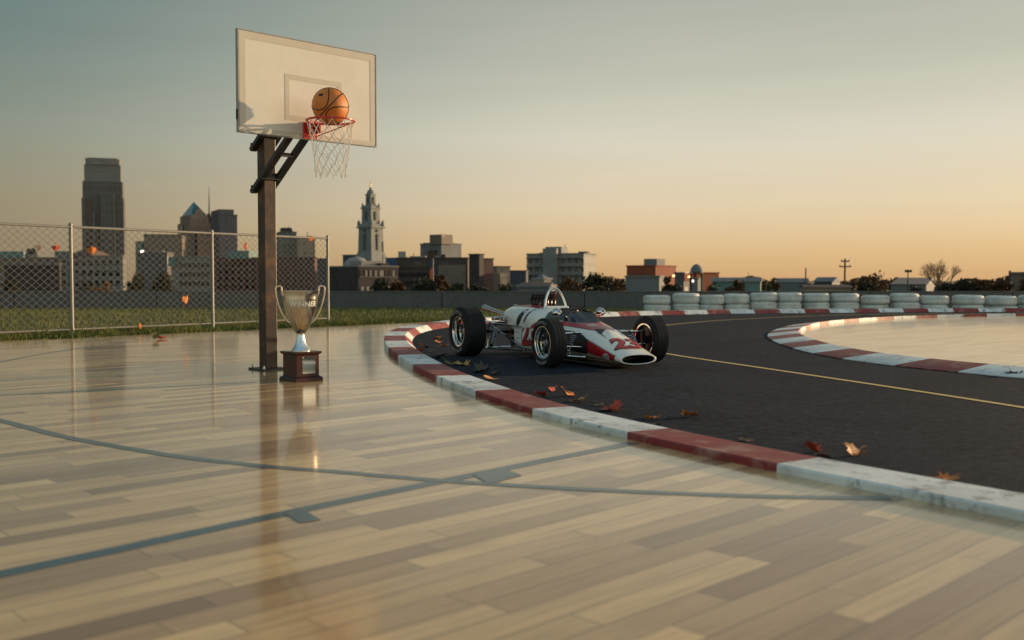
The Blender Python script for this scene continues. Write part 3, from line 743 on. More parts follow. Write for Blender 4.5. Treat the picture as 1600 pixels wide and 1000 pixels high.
for mir in (False, True):
    decal('red_band', TUB, -.99, -.44, HLO, HHI, M['red_car'], .003, mirror=mir)
    decal('red_band', TUB, -.44, .19, [(-1, 90), (1, 90)], [(-.44, 143.2)] + FHI[1:], M['red_car'], .003, mirror=mir)
    decal('pinstripe', TUB, -.99, .19, pad(HHI, .8), pad(HHI, 2.2), M['black_num'], .003, nt=1, mirror=mir)
    PL = [(-.66, 170), (0, 162), (.2, 158), (.78, 163)]; PH = [(-.66, 197), (.2, 200), (.70, 200), (.76, 196)]
    decal('red_side_panel', TUB, -.66, .765, PL, PH, M['red_car'], .004, mirror=mir)
    decal('pinstripe', TUB, -.66, .80, pad(PL, -3.2), pad(PL, -1.7), M['black_num'], .004, nt=1, mirror=mir)
    decal('pinstripe', TUB, -.66, .775, pad(PH, 1.7), pad(PH, 3.2), M['black_num'], .004, nt=1, mirror=mir)
    decal('pinstripe', TUB, .765, .775, [(-1, 160), (1, 161)], [(-1, 199), (1, 197)], M['black_num'], .004, ns=2, nt=6, mirror=mir)
    decal('suspension_recess', TUB, -.34, .20, [(-.34, 158), (-.1, 149), (.05, 149), (.20, 160)], [(-.34, 205), (.20, 204)], M['blackp'], .012, mirror=mir)
decal('air_vent', TUB, .05, .28, [(.05, 92), (.18, 86), (.28, 80)], [(.05, 104), (.18, 111), (.28, 108)], M['blackp'], .008, ns=14)
v = MB(); rows = []                                     # raised lip round the front of the vent
for i in range(13):
    t = lerp(76, 110, i / 12); k = 1 - abs(i - 6) / 6.5
    rows += [surf(TUB, .20 + .05 * (1 - k), t) + Vector((0, 0, .006 + .042 * k ** .6)), surf(TUB, .225 + .06 * (1 - k), t) + Vector((0, 0, .006 + .046 * k ** .6)), surf(TUB, .375, t) + Vector((0, 0, .0025))]
v.add(rows, [(i * 3 + j, i * 3 + j + 1, i * 3 + j + 4, i * 3 + j + 3) for i in range(12) for j in range(2)], 0, True)
v.build('vent_lip', M['white_car'], bodyo, sharp=70)
decal('red_top_stripe', COV, -2.18, -1.3, [(-3, 62), (0, 62)], [(-3, 118), (0, 118)], M['red_num'], .003, parent=covo)
def project(name, vs, fs, fn, mat, parent, off=.004):
    mb = MB(); mb.add([fn(v) for v in vs], fs); return mb.build(name, mat, parent)
def down(bv, x, y, off=.005):
    h = bv.ray_cast(Vector((x, y, 2)), Vector((0, 0, -1)))
    return (h[0] + h[1] * (off if h[1].z > 0 else -off)) if h[0] else Vector((x, y, .2))
def side(bv, x, z, off=.005, sg=-1):
    h = bv.ray_cast(Vector((x, sg * 2, z)), Vector((0, -sg, 0)))
    if not h[0]: return Vector((x, sg * .4, z))
    n = h[1] if h[1].y * sg > 0 else -h[1]
    return h[0] + n * off
for nm, bold, off, mt in (('number_outline', .024, .0045, M['black_num']), ('race_number', .013, .0075, M['red_num'])):
    vs, fs = text_mesh('23', .45, bold, .28, 16, 10)
    project(nm, vs, fs, lambda v: down(bvh_t, .555 - v.y * .88, v.x + .01, off), mt, bodyo)
    vs, fs = text_mesh('23', .44, bold, .12, 12, 10)
    project(nm, vs, fs, lambda v: side(bvh_t, -1.25 + v.x * 1.02, .335 + v.y, off), mt, bodyo)
    project(nm, vs, fs, lambda v: side(bvh_t, -1.25 - v.x * 1.02, .335 + v.y, off, 1), mt, bodyo)
random.seed(3); g = MB()                                # tiny unreadable sponsor line under the nose number
x = -.115
while x < .12:
    wd = random.choice((.008, .012, .014)); 
    y0, y1 = -.014, random.choice((.010, .014, .014))
    q = [(x, y0), (x + wd, y0), (x + wd, y1), (x, y1)]
    g.add([down(bvh_t, .705 - yy_, xx_ + .02, .005) for xx_, yy_ in q], [(0, 1, 2, 3)]); x += wd + random.choice((.004, .006))
g.build('sponsor_line', M['red_num'], bodyo)
def oval(name, fn, a, b_, mat, n=28):
    mb = MB(); vs = [fn(0, 0)]
    for rr in (.5, 1):
        vs += [fn(a * rr * math.cos(2 * math.pi * k / n), b_ * rr * math.sin(2 * math.pi * k / n)) for k in range(n)]
    fs = [(0, 1 + k, 1 + (k + 1) % n) for k in range(n)] + [(1 + k, 1 + n + k, 1 + n + (k + 1) % n, 1 + (k + 1) % n) for k in range(n)]
    mb.add(vs, fs); return mb.build(name, mat, bodyo)
for sg in (-1, 1):
    oval('badge', lambda x, y: side(bvh_t, .60 + x,   .155 + y, .006, sg), .064, .042, M['badge'])
    vs, fs = text_mesh('STP', .062, .0015, .1, 6, 4)
    project('badge_lettering', vs, fs, lambda v: side(bvh_t, .60 - sg * v.x * -1 * -1 if sg > 0 else .60 + v.x, .155 + v.y, .008, sg), M['black_num'], bodyo)
oval('badge', lambda x, y: down(bvh_t, -.10 - y, -.06 + x, .007), .080, .048, M['badge'])
g = MB(); x = -.058
while x < .05:
    wd = random.choice((.010, .013)); q = [(x, -.014), (x + wd, -.014), (x + wd, .014), (x, .014)]
    g.add([down(bvh_t, -.10 - yy_, -.06 + xx_, .009) for xx_, yy_ in q], [(0, 1, 2, 3)]); x += wd + .006
g.build('badge_lettering', M['black_num'], bodyo)
for (cx, cz, ra, rb) in ((-1.53, .575, .066, .125), (-1.34, .60, .024, .10)):      # slanted side vents
    for sg in (-1, 1):
        mb = MB(); n = 24; vs = [side(bvh_c, cx, cz, .004, sg)]
        for rr in (.5, 1):
            for k in range(n):
                a = 2 * math.pi * k / n; px_, pz_ = ra * rr * math.cos(a), rb * rr * math.sin(a)
                vs.append(side(bvh_c, cx + px_ + pz_ * .55, cz + pz_, .004, sg))
        mb.add(vs, [(0, 1 + k, 1 + (k + 1) % n) for k in range(n)] + [(1 + k, 1 + n + k, 1 + n + (k + 1) % n, 1 + (k + 1) % n) for k in range(n)])
        mb.build('side_vent', M['blackp'], covo)
mb = MB()                                               # rivets and panel joints on the flank
for sg in (-1, 1):
    for xx_ in (-1.66, -1.60, -1.54):
        for zz in (.2, .28, .36, .42):
            c = side(bvh_t, xx_, zz, .004, sg); mb.box(c, (.010, .004, .012))
    for z in (.30,):
        for k in range(14): mb.bar(side(bvh_t, -1.5 + k * .07, z, .002, sg), side(bvh_t, -1.5 + (k + 1) * .07, z, .002, sg), .004, .004)
    for k in range(8): mb.bar(side(bvh_t, -1.48, .14 + k * .04, .002, sg), side(bvh_t, -1.48, .14 + (k + 1) * .04, .002, sg), .004, .004)
mb.build('rivet', M['darkm'], bodyo)
# cockpit
b = MB(); X0, X1 = CK0 - .03, CK1 + .03; W0 = .262
vs = [(X0, -W0, .60), (X1, -W0 + .02, .565), (X1, W0 - .02, .565), (X0, W0, .60), (X0, -W0 + .03, .22), (X1, -W0 + .06, .22), (X1, W0 - .06, .22), (X0, W0 - .03, .22)]
vs = [(x, y, z - .012 if z > .5 else z) for x, y, z in vs]
b.add(vs, [(0, 1, 5, 4), (1, 2, 6, 5), (2, 3, 7, 6), (3, 0, 4, 7), (4, 5, 6, 7)]); b.build('cockpit_tub', M['blackp'], car)
b = MB(); b.box((-.86, .03, .58), (.09, .30, .30), Matrix.Rotation(R(-14), 3, 'Y'), bev=.042); b.build('seat', M['blackp'], car)
b = MB(); b.tube([Vector((-.60, 0, .60)) + Vector((-.04 * math.sin(a), .125 * math.cos(a), .118 * math.sin(a))) for a in [2 * math.pi * i / 28 for i in range(28)]], .011, 7, closed=True); b.bar((-.60, -.12, .60), (-.60, .12, .60), .02, .008); b.build('steering_wheel', M['blackp'], car)
b = MB(); base = [(-1.0, -.285), (-.8, -.285), (-.58, -.272), (-.40, -.238), (-.27, -.15), (-.22, 0), (-.27, .15), (-.40, .238), (-.58, .272), (-.8, .285), (-1.0, .285)]
BP = cr([Vector((x, y, 0)) for x, y in base], .03); rows = []
for q in BP:
    pz = down(bvh_t, q.x, q.y, .0); f = min(1, max(0, (q.x + 1.0) / .16)); h = .05 + .075 * f ** .7 + .05 * max(0, 1 - abs(q.y) / .25)
    inn = Vector((-.30 * (1 - abs(q.y) / .285) - .03, -q.y * .16, 0)); 
    rows.append([pz + inn * k + Vector((0, 0, h * (k - .10 * k * k))) for k in (0, .35, .7, 1)])
b.add([v for r in rows for v in r], [(i * 4 + j, i * 4 + j + 1, (i + 1) * 4 + j + 1, (i + 1) * 4 + j) for i in range(len(rows) - 1) for j in range(3)], 0, True)
ws = b.build('windscreen', M['glass'], car, sharp=80)
b = MB(); b.tube([r[0] for r in rows], .005, 6); b.build('screen_trim', M['chrome'], ws)
for sg in (-1, 1):
    b = MB(); Mx = Matrix.Translation((-.56, sg * .345, .675)) @ Matrix.Rotation(R(90), 4, 'Y') @ Matrix.Scale(.85, 4, (1, 0, 0))
    b.lathe([(.001, .062), (.026, .070), (.050, .052), (.066, .018), (.070, -.014), (.066, -.022), (.060, -.020), (.001, -.016)], 24, Mx)
    mo = b.build('mirror', M['chrome'], car)
    b = MB(); b.tube([(-.56, sg * .345, .635), (-.58, sg * .33, .60), (-.60, sg * .315, .565)], .008, 8); b.build('mirror_stalk', M['steel'], mo)
# roll bar
b = MB(); P = [(-1.20, -.185, .66), (-1.215, -.165, .76), (-1.235, -.135, .86), (-1.25, -.09, .945), (-1.255, -.045, .985), (-1.255, 0, .995), (-1.255, .045, .985), (-1.25, .09, .945), (-1.235, .135, .86), (-1.215, .165, .76), (-1.20, .185, .66)]
b.tube(cr(P, .03), .0185, 10); rb = b.build('roll_bar', M['chrome'], car)
for sg in (-1, 1):
    b = MB(); b.tube([(-1.26, sg * .05, .965), (-1.50, sg * .11, .73)], .011, 8); b.build('roll_bar_stay', M['chrome'], rb)
b = MB(); b.box((-1.18, 0, .70), (.10, .37, .09), bev=.025); b.build('headrest_fairing', M['white_car'], car)
# intake stacks
for k in range(4):
    for sg in (-1, 1):
        x = -1.38 - k * .105; b = MB()
        b.tube(cr([(x - .05, sg * .075, .715), (x - .02, sg * .085, .77), (x - .045, sg * .10, .82), (x, sg * .095, .885)], .02), .026, 8, cap=True)
        b.lathe([(.026, 0), (.034, .018), (.037, .022), (.033, .022), (.02, .004)], 14, Matrix.Translation((x, sg * .095, .883)))
        b.lathe([(.034, 0), (.034, .012)], 10, Matrix.Translation((x - .045, sg * .10, .815)))
        b.build('intake_stack', M['darkm'], car)
# wheels
def wheel(loc, RT, WT, RM, sg):
    e = empty('wheel', loc); e.parent = car
    Mx = Matrix.Rotation(R(90) * sg * -1, 4, 'X') if sg < 0 else Matrix.Rotation(R(-90), 4, 'X')
    Mx = Matrix.Rotation(R(90), 4, 'X') if sg < 0 else Matrix.Rotation(R(-90), 4, 'X')   # lathe +z points outboard
    hw = WT / 2; dR = RT - RM
    half = [(RM - .004, hw * .80), (RM + .012, hw * .90), (RM + dR * .35, hw * 1.0), (RM + dR * .62, hw * .99), (RT - .035, hw * .93), (RT - .014, hw * .85), (RT - .004, hw * .76)]
    nG = 6 if WT > .25 else 4; tread = []
    for i in range(nG):
        a = hw * .70 - i * (hw * 1.4) / (nG - 1)
        tread += [(RT, a + .006), (RT - .005, a + .004), (RT - .005, a - .004), (RT, a - .006)]
    prof = half + tread + [(r, -z) for r, z in half[::-1]]
    b = MB(); b.lathe(prof, 64, Mx); ty = b.build('tyre', M['tyre'], e, sharp=30)
    vs, fs = text_mesh('GOODYEAR', dR * .42, .001, 0, 30, 2, spacing=1.1); rmid = RM + dR * .50; b = MB()
    for base_a in (90, 270):
        tv = [Mx @ Vector(((rmid + v.y) * math.cos(R(base_a) - v.x / rmid * -sg * -1 * sg), (rmid + v.y) * math.sin(R(base_a) - v.x / rmid), hw * 1.0 + .0025)) for v in vs]
        b.add(tv, fs)
    b.build('tyre_lettering', M['tyretext'], e)
    b = MB(); b.lathe([(RM + .008, hw * .84), (RM + .010, hw * .88), (RM - .004, hw * .88), (RM - .012, hw * .80), (RM - .016, hw * .62), (RM - .030, hw * .58), (RM - .034, hw * .28), (RM - .055, hw * .20), (RM - .06, hw * .05)], 56, Mx); b.lathe([(RM + .012, -hw * .88), (RM + .012, -hw * .93), (RM - .004, -hw * .93), (RM - .006, -hw * .88)], 56, Mx)
    rm_ = b.build('rim', M['chrome'], e, sharp=25)
    b = MB(); b.lathe([(RM - .06, hw * .04), (RM - .03, -hw * .2), (RM - .012, -hw * .8), (RM + .004, -hw * .84), (RM + .008, -hw * .88)], 56, Mx); b.build('rim_back', M['blackp'], e, sharp=25)
    b = MB(); b.lathe([(.001, hw * .02), (RM - .062, hw * .02)], 40, Mx)
    for k in range(5):
        a = 2 * math.pi * k / 5 + .3
        for da in (-.14, .14):
            p0 = Mx @ Vector((.035 * math.cos(a), .035 * math.sin(a), hw * .32)); p1 = Mx @ Vector(((RM - .045) * math.cos(a + da), (RM - .045) * math.sin(a + da), hw * .22))
            b.bar(p0, p1, .022, .03)
    b.build('spoke', M['darkm'], e)
    b = MB(); b.lathe([(.045, hw * .2), (.045, hw * .42), (.030, hw * .46), (.026, hw * .70), (.020, hw * .74), (.001, hw * .74)], 12, Mx, smooth=False); b.build('hub_nut', M['steel'], e)
    b = MB(); b.lathe([(.001, -hw * .30), (RM - .016, -hw * .30), (RM - .016, -hw * .48), (.001, -hw * .48)], 32, Mx); b.lathe([(.001, -hw * .4), (.05, -hw * .4), (.05, -hw * .95), (.001, -hw * .95)], 16, Mx); b.build('brake_disc', M['darkm'], e)
for sg in (-1, 1):
    wheel((0, sg * .78, .315), .315, .215, .205, sg); wheel((-2.25, sg * .90, .36), .36, .335, .212, sg)
# suspension
def coil(name, a, b_, r=.038, turns=8):
    a = Vector(a); b_ = Vector(b_); ax = (b_ - a); L = ax.length; ax.normalize(); u = ax.orthogonal().normalized(); v_ = ax.cross(u)
    mb = MB(); n = turns * 12
    mb.tube([a + ax * L * (.12 + .72 * i / n) + (u * math.cos(2 * math.pi * turns * i / n) + v_ * math.sin(2 * math.pi * turns * i / n)) * r for i in range(n + 1)], .0075, 6)
    sp_ = mb.build(name, M['steel'], car)
    mb = MB(); mb.tube([a, a + ax * L * .5], .024, 10); mb.tube([a + ax * L * .45, b_], .013, 8); mb.build('damper', M['darkm'], sp_)
def rod(name, a, b_, r=.011, m='chrome'):
    mb = MB(); a = Vector(a); b_ = Vector(b_); d = (b_ - a).normalized()
    mb.tube([a, a + d * .03, a + d * .05, b_ - d * .05, b_ - d * .03, b_], [r * 1.5, r * 1.5, r, r, r * 1.5, r * 1.5], 8)
    return mb.build(name, M[m], car)
for sg in (-1, 1):
    rod('upper_wishbone', (.02, sg * .30, .435), (0, sg * .66, .425), .013); rod('upper_wishbone', (-.34, sg * .36, .43), (0, sg * .66, .425), .010)
    rod('lower_wishbone', (.12, sg * .30, .12), (0, sg * .67, .15), .012); rod('lower_wishbone', (-.25, sg * .36, .12), (0, sg * .67, .15), .010)
    rod('steering_arm', (.10, sg * .30, .25), (.09, sg * .66, .27), .009)
    coil('coil_spring', (.06, sg * .56, .15), (.04, sg * .42, .44), .038, 8)
    b = MB(); b.bar((0, sg * .665, .13), (0, sg * .665, .44), .05, .05); b.build('upright', M['darkm'], car)
    rod('radius_rod', (-2.25, sg * .54, .47), (-1.45, sg * .40, .45), .012); rod('radius_rod', (-2.22, sg * .54, .455), (-1.36, sg * .41, .12), .012)
    rod('lower_wishbone', (-2.25, sg * .55, .10), (-1.45, sg * .40, .105), .012); rod('lower_wishbone', (-2.25, sg * .60, .11), (-2.05, sg * .12, .13), .012)
    rod('upper_wishbone', (-2.25, sg * .62, .50), (-2.1, sg * .10, .47), .012); rod('upright_link', (-2.27, sg * .56, .09), (-2.26, sg * .55, .46), .010)
    coil('coil_spring', (-2.16, sg * .56, .12), (-2.10, sg * .50, .48), .046, 9)
    b = MB(); b.bar((-2.25, sg * .66, .10), (-2.25, sg * .66, .56), .07, .07); b.build('upright', M['darkm'], car)
    rod('drive_shaft', (-2.25, sg * .10, .33), (-2.25, sg * .72, .36), .026, 'darkm')
    b = MB(); b.box((-2.10, sg * .38, .545), (.16, .10, .08), bev=.02); b.box((-2.24, sg * .44, .54), (.07, .12, .06), bev=.015); b.build('brake_caliper', M['steel'], car)
    b = MB(); b.tube([(-1.9, sg * .20, .60), (-2.3, sg * .27, .60), (-2.55, sg * .27, .63), (-3.0, sg * .27, .685)], [.026, .028, .032, .042], 14, cap=False); b.build('exhaust_pipe', M['steel'], car)
b = MB(); b.box((-1.98, 0, .30), (.50, .44, .36), bev=.05); b.box((-2.35, 0, .32), (.40, .22, .26), bev=.05); b.lathe([(.10, 0), (.10, .05), (.08, .06)], 20, Matrix.Translation((-2.55, 0, .32)) @ Matrix.Rotation(R(-90), 4, 'Y'))
for k in range(4): b.box((-1.78 - k * .1, -.24, .36), (.05, .05, .12), bev=.012); b.box((-1.78 - k * .1, .24, .36), (.05, .05, .12), bev=.012)
b.build('gearbox', M['blackp'], car)
b = MB(); b.tube(cr([(-1.85, -.26, .2), (-2.0, -.30, .22), (-2.2, -.2, .25)], .03), .018, 8); b.tube(cr([(-1.8, -.2, .46), (-2.1, -.28, .50), (-2.3, -.15, .45)], .03), .014, 8); b.build('oil_hose', M['darkm'], car)
b = MB(); b.box((-.55, 0, .045), (2.3, .62, .03), bev=.01); b.build('undertray', M['blackp'], car)

# ---------------------------------------------------------------- white tyre wall
ORD = 'first second third fourth fifth sixth seventh eighth ninth tenth eleventh twelfth thirteenth fourteenth fifteenth'.split()
stacks = [(1026.5, 42, 461, 475.5), (1072, 42, 458, 474), (1112.5, 38, 460.5, 476), (1151, 40, 459, 475), (1193, 42, 457, 471), (1233.5, 39, 457, 472), (1275, 40, 458, 472), (1320, 42, 458, 472),
          (1367, 42, 461, 475.5), (1413, 43, 458, 472), (1459.5, 43, 461.5, 476), (1513, 46, 461, 476), (1564, 46, 462, 477.5), (1616, 46, 461, 476), (1668, 46, 459, 473)]
YT = 35.5
def tyre_mesh(Ro, H):
    b = MB(); h = H / 2
    b.lathe([(Ro * .50, -h * .7), (Ro * .56, -h * .95), (Ro * .72, -h), (Ro * .88, -h * .96), (Ro * .965, -h * .72), (Ro * .985, -h * .55), (Ro, -h * .3), (Ro, h * .3), (Ro * .985, h * .55), (Ro * .965, h * .72), (Ro * .88, h * .96), (Ro * .72, h), (Ro * .56, h * .95), (Ro * .50, h * .7), (Ro * .47, h * .2), (Ro * .47, -h * .2)], 40, closed=True)
    for s_ in (-1, 1):
        for k in range(40):
            a = 2 * math.pi * k / 40
            b.box((Ro * .995 * math.cos(a), Ro * .995 * math.sin(a), s_ * h * .42), (.02, .05, h * .35), Matrix.Rotation(a, 3, 'Z'))
    return b
tm = tyre_mesh(.475, .33).build('tyre_buffer', M['white_tyre'], sharp=40); used = False
for i, (px, wpx, yt, ym) in enumerate(stacks):
    zt = zat(yt, YT); zm = zat(ym, YT); Ro = wpx / 2 / F * YT; x = (px - 800) / F * YT
    for j, (zc, H) in enumerate((((zt + zm) / 2, zt - zm), (zm - .155, .31))):
        o = tm if not used else tm.copy()
        if used: COL.objects.link(o)
        used = True
        o.location = (x + random.uniform(-.015, .015) * (1 - 2 * j) + (.03 * math.sin(i * 2.3) if j else 0), YT + random.uniform(-.03, .03), zc); o.rotation_euler = (random.uniform(-.012, .012), random.uniform(-.02, .02), random.uniform(0, 6))
        o.scale = (Ro / .475, Ro / .475, H / .33 * .985)
        tag(o, ('upper' if j == 0 else 'lower') + ' white painted tyre in the ' + ORD[i] + ' two-tyre stack counted from the left', 'tyre', 'white tyres stacked along the far kerb')

# ---------------------------------------------------------------- autumn leaves
LM = {'orange': pm('orange_leaf', (.80, .27, .04), .6, col2=(.36, .09, .02), scale=25), 'red': pm('red_leaf', (.60, .085, .03), .6, col2=(.22, .025, .015), scale=25),
      'brown': pm('brown_leaf', (.13, .075, .04), .7, col2=(.07, .045, .03), scale=25), 'yellow': pm('yellow_leaf', (.66, .37, .07), .6, col2=(.30, .16, .04), scale=25),
      'dark': pm('dark_leaf', (.045, .038, .030), .7, col2=(.07, .055, .04), scale=25), 'tan': pm('tan_leaf', (.52, .28, .12), .6, col2=(.40, .15, .05), scale=25), 'green': pm('olive_leaf', (.10, .11, .03), .6, col2=(.2, .13, .03), scale=25)}
MAPLE = [(0, -.45), (.10, -.30), (.34, -.36), (.28, -.20), (.50, -.10), (.36, .0), (.44, .22), (.24, .16), (.20, .30), (.10, .24), (0, .55), (-.10, .24), (-.20, .30), (-.24, .16), (-.44, .22), (-.36, .0), (-.50, -.10), (-.28, -.20), (-.34, -.36), (-.10, -.30)]
OVAL = [(.30 * math.sin(math.pi * (k + .5) / 8) * (1 if s_ > 0 else -1), -.5 + (k + .5) / 8) for s_ in (1, -1) for k in (range(8) if s_ > 0 else range(7, -1, -1))]
def leaf_mesh(kind, curl, seed):
    rnd = random.Random(seed); P = MAPLE if kind == 'maple' else OVAL; vs = []; n = len(P)
    def lift(x, y): return curl * (1.5 * x * x + .55 * y * y) + .12 * curl * math.sin(9 * x + seed) + .25 * curl * x * y
    for rr in (0.0, .5, 1.0):
        if rr == 0: vs.append((0, 0, lift(0, 0)))
        else:
            for x, y in P:
                x_, y_ = x * rr, y * rr; vs.append((x_, y_, lift(x_, y_) + rnd.gauss(0, .012) * rr))
    fs = [(0, 1 + k, 1 + (k + 1) % n) for k in range(n)] + [(1 + k, 1 + n + k, 1 + n + (k + 1) % n, 1 + (k + 1) % n) for k in range(n)]
    b = MB(); b.add(vs, fs, 0, True); b.tube([(0, -.40, lift(0, -.4)), (.03, -.62, lift(0, -.6) + .03), (.0, -.85, lift(0, -.6) + .07)], .012, 5); b.tube([(0, -.4, lift(0, -.4) + .006), (0, .5, lift(0, .5) + .006)], .007, 4)
    return b
def leaf(label, colr, loc, size, rot, kind='maple', curl=.5, seed=0, ground=None):
    o = leaf_mesh(kind, curl, seed).build('fallen_leaf', LM[colr], sharp=180); o.scale = (size,) * 3; o.location = loc
    o.rotation_euler = rot; tag(o, label, 'leaf', 'autumn leaves')
    if ground is not None:
        Rm = Euler(rot).to_matrix(); o.location.z = ground - min((Rm @ v.co).z for v in o.data.vertices) * size
    return o
rl = random.Random(9)
GL = [  # px, py, width in px, colour, kind, curl, label
 (684, 529, 12, 'orange', 'maple', .7, 'small orange leaf standing by the kerb left of the rear wheel, uppermost there'),
 (659, 542, 9, 'orange', 'maple', .6, 'bright orange leaf closest against the inner kerb at the tight bend'),
 (656, 548, 9, 'red', 'oval', .6, 'small red leaf against the kerb below the bright orange one'),
 (684, 535, 10, 'orange', 'oval', .3, 'flat narrow orange leaf just under the uppermost one near the rear wheel'),
 (694, 541, 12, 'orange', 'oval', .5, 'orange brown leaf lying nearest to the rear tyre'),
 (669, 544, 12, 'dark', 'maple', .5, 'dark curled leaf between the kerb bend and the rear tyre'),
 (676, 549, 12, 'brown', 'oval', .4, 'brown leaf among dark bits left of the rear tyre'),
 (688, 559, 20, 'dark', 'maple', .5, 'large dark leaf on asphalt below the rear wheel'),
 (704, 570, 17, 'green', 'oval', .5, 'olive green leaf touching the orange maple leaf near the rear wheel'),
 (721, 570, 24, 'yellow', 'maple', .5, 'yellow orange maple leaf in front of the rear wheel'),
 (752, 581, 30, 'dark', 'maple', .6, 'dark grey shrivelled leaf between the two wheels, on shaded asphalt'),
 (776, 584, 17, 'dark', 'oval', .5, 'narrow dark leaf right of the shrivelled grey one'),
 (764, 593, 18, 'tan', 'oval', .3, 'tan leaf lying flat beside the white kerb stripe'),
 (862, 610, 14, 'red', 'oval', .7, 'red leaf tip furthest from the kerb in the middle cluster'),
 (846, 619, 22, 'red', 'maple', .6, 'red orange leaf against the red kerb stripe in the middle cluster'),
 (888, 618, 20, 'orange', 'oval', .9, 'bright orange folded leaf standing up in the middle cluster'),
 (902, 627, 26, 'yellow', 'oval', .4, 'yellow brown leaf under the folded orange one'),
 (955, 640, 34, 'red', 'maple', .5, 'dark red leaf pair beside the long white kerb stripe'),
 (936, 633, 16, 'dark', 'oval', .5, 'dark leaf touching the dark red one by the white stripe'),
 (1018, 653, 22, 'orange', 'maple', .5, 'orange leaf beside the kerb above a small brown scrap'),
 (1026, 663, 13, 'brown', 'oval', .4, 'small brown scrap of leaf at the kerb under an orange leaf'),
 (1079, 651, 26, 'orange', 'maple', .6, 'orange red leaf alone on open asphalt away from the kerb'),
 (1166, 687, 24, 'brown', 'oval', .4, 'brown flat leaf along the edge of the long red kerb stripe'),
 (1268, 704, 28, 'red', 'maple', .7, 'crimson curled leaf at the end of the long red kerb stripe'),
 (1284, 714, 22, 'brown', 'oval', .3, 'brown leaf lying under the crimson one'),
 (1333, 710, 34, 'tan', 'maple', .8, 'pale tan curled leaf by the nearest white kerb stripe, largest on the asphalt'),
 (1483, 747, 34, 'orange', 'maple', .4, 'orange leaf half behind the nearest white kerb stripe, furthest right there'),
 (1584, 586, 24, 'dark', 'maple', .6, 'dark spiky leaf at the foot of the island kerb'),
 (252, 529, 14, 'red', 'oval', .8, 'red leaf on the glossy floor near the grass, mirrored in it'),
 (243, 531, 14, 'green', 'oval', .4, 'green leaf beside the red one on the floor near the grass')]
for i, (px, py, wp, c_, kd, cu, lab) in enumerate(GL):
    q = G(px, py, .012); sc = wp / F * q.y * (1.25 if kd == 'maple' else 1.5)
    tilt = .55 if px < 700 else .33
    leaf(lab, c_, q + Vector((0, 0, .006 + .13 * sc)), sc, (rl.uniform(-tilt, tilt), rl.uniform(-tilt, tilt), rl.uniform(0, 6.28)), kd, cu, i, .006)
def FP(px, py, off=.03):
    r = ray(px, py); nn = Vector((fd.y, -fd.x, 0)); q0 = fe + nn * off
    if nn.dot(r) > 0: q0 = fe - nn * off
    t = (q0 - Vector((0, 0, CAMH))).dot(nn) / r.dot(nn); return Vector((0, 0, CAMH)) + r * t
for i, (px, py, wp, c_, kd, lab) in enumerate([(60, 387, 15, 'brown', 'oval', 'brown leaf caught high in the chain link, leftmost in the fence'), (88, 387, 16, 'red', 'maple', 'red leaf caught in the fence just left of a post'), (144, 391, 20, 'orange', 'maple', 'orange leaf caught in the fence before the tallest tower'),
    (291, 468, 19, 'orange', 'maple', 'orange leaf caught halfway down the fence before the concrete wall'), (384, 385, 14, 'red', 'oval', 'dark red leaf in the fence just left of the hoop pole'), (487, 373, 13, 'orange', 'maple', 'orange leaf on the top rail near the fence end'), (220, 510, 13, 'orange', 'oval', 'orange leaf stuck upright on the bottom rail of the fence')]):
    q = FP(px, py, .028); leaf(lab, c_, q, wp / F * q.y * .85, (R(80) + rl.uniform(-.3, .3), rl.uniform(-.5, .5), FANG + rl.uniform(-.4, .4)), kd, .45, 40 + i)

# ---------------------------------------------------------------- city beyond the wall
ZB = -6.0
def bld(name, label, x0, xc, x1, ytop, Y, th, mat, roof=None, cat='building', cap=True):
    """corner nearest the camera at pixel column xc and distance Y; faces reach columns x0 and x1; th = turn in degrees"""
    t = R(th); e1 = Vector((math.cos(t), -math.sin(t), 0)); e2 = Vector((math.sin(t), math.cos(t), 0))
    k0, k1 = (x0 - 800) / F, (x1 - 800) / F; C = Vector(((xc - 800) / F * Y, Y, 0))
    L1 = (C.x - k0 * Y) / (e1.x - k0 * e1.y)
    den = e2.x - k1 * e2.y
    L2 = (k1 * Y - C.x) / den if x1 > xc and den > .03 else max(6, L1 * .6)
    ctr = C - e1 * L1 / 2 + e2 * L2 / 2; H = zat(ytop, Y) - ZB
    r = empty(name, (ctr.x, ctr.y, ZB), -t); tag(r, label, cat)
    r['dims'] = (L1, L2, H)
    if mat:
        b = MB(); b.box((0, 0, H / 2), (L1, L2, H)); b.build('wall', mat, r)
        if cap:
            b = MB(); p_ = .25 + L1 * .004
            for (cx, cy, sx, sy) in ((0, -L2 / 2, L1 + .3, .4), (0, L2 / 2, L1 + .3, .4), (-L1 / 2, 0, .4, L2 - .42), (L1 / 2, 0, .4, L2 - .42)): b.box((cx, cy, H + p_ / 2), (sx, sy, p_))
            b.build('parapet', roof or mat, r)
            rp = random.Random(int(x0 * 7 + x1))
            if L1 > 7 and L2 > 2.5:
                for k in range(2 + int(L1 > 16) * 2):
                    hx = rp.uniform(.7, 2.0); b = MB(); b.box((rp.uniform(-.42, .42) * L1, rp.uniform(-.1, .3) * L2, H + hx * .3), (rp.uniform(1.0, 2.8), min(L2 * .3, 2.0), hx * .6)); b.build('roof_plant', rp.choice([FM['grey'], FM['dark'], FM['stone']]), r)
                b = MB(); xa = rp.uniform(-.4, .4) * L1; b.tube([(xa, L2 * .2, H), (xa, L2 * .2, H + rp.uniform(1.5, 3.2))], .09, 5); b.build('aerial', FM['mast'], r)
    return r, L1, L2, H
def bpart(r, nm, c, d, mat, bev=0):
    b = MB(); b.box(c, d, bev=bev); return b.build(nm, mat, r)
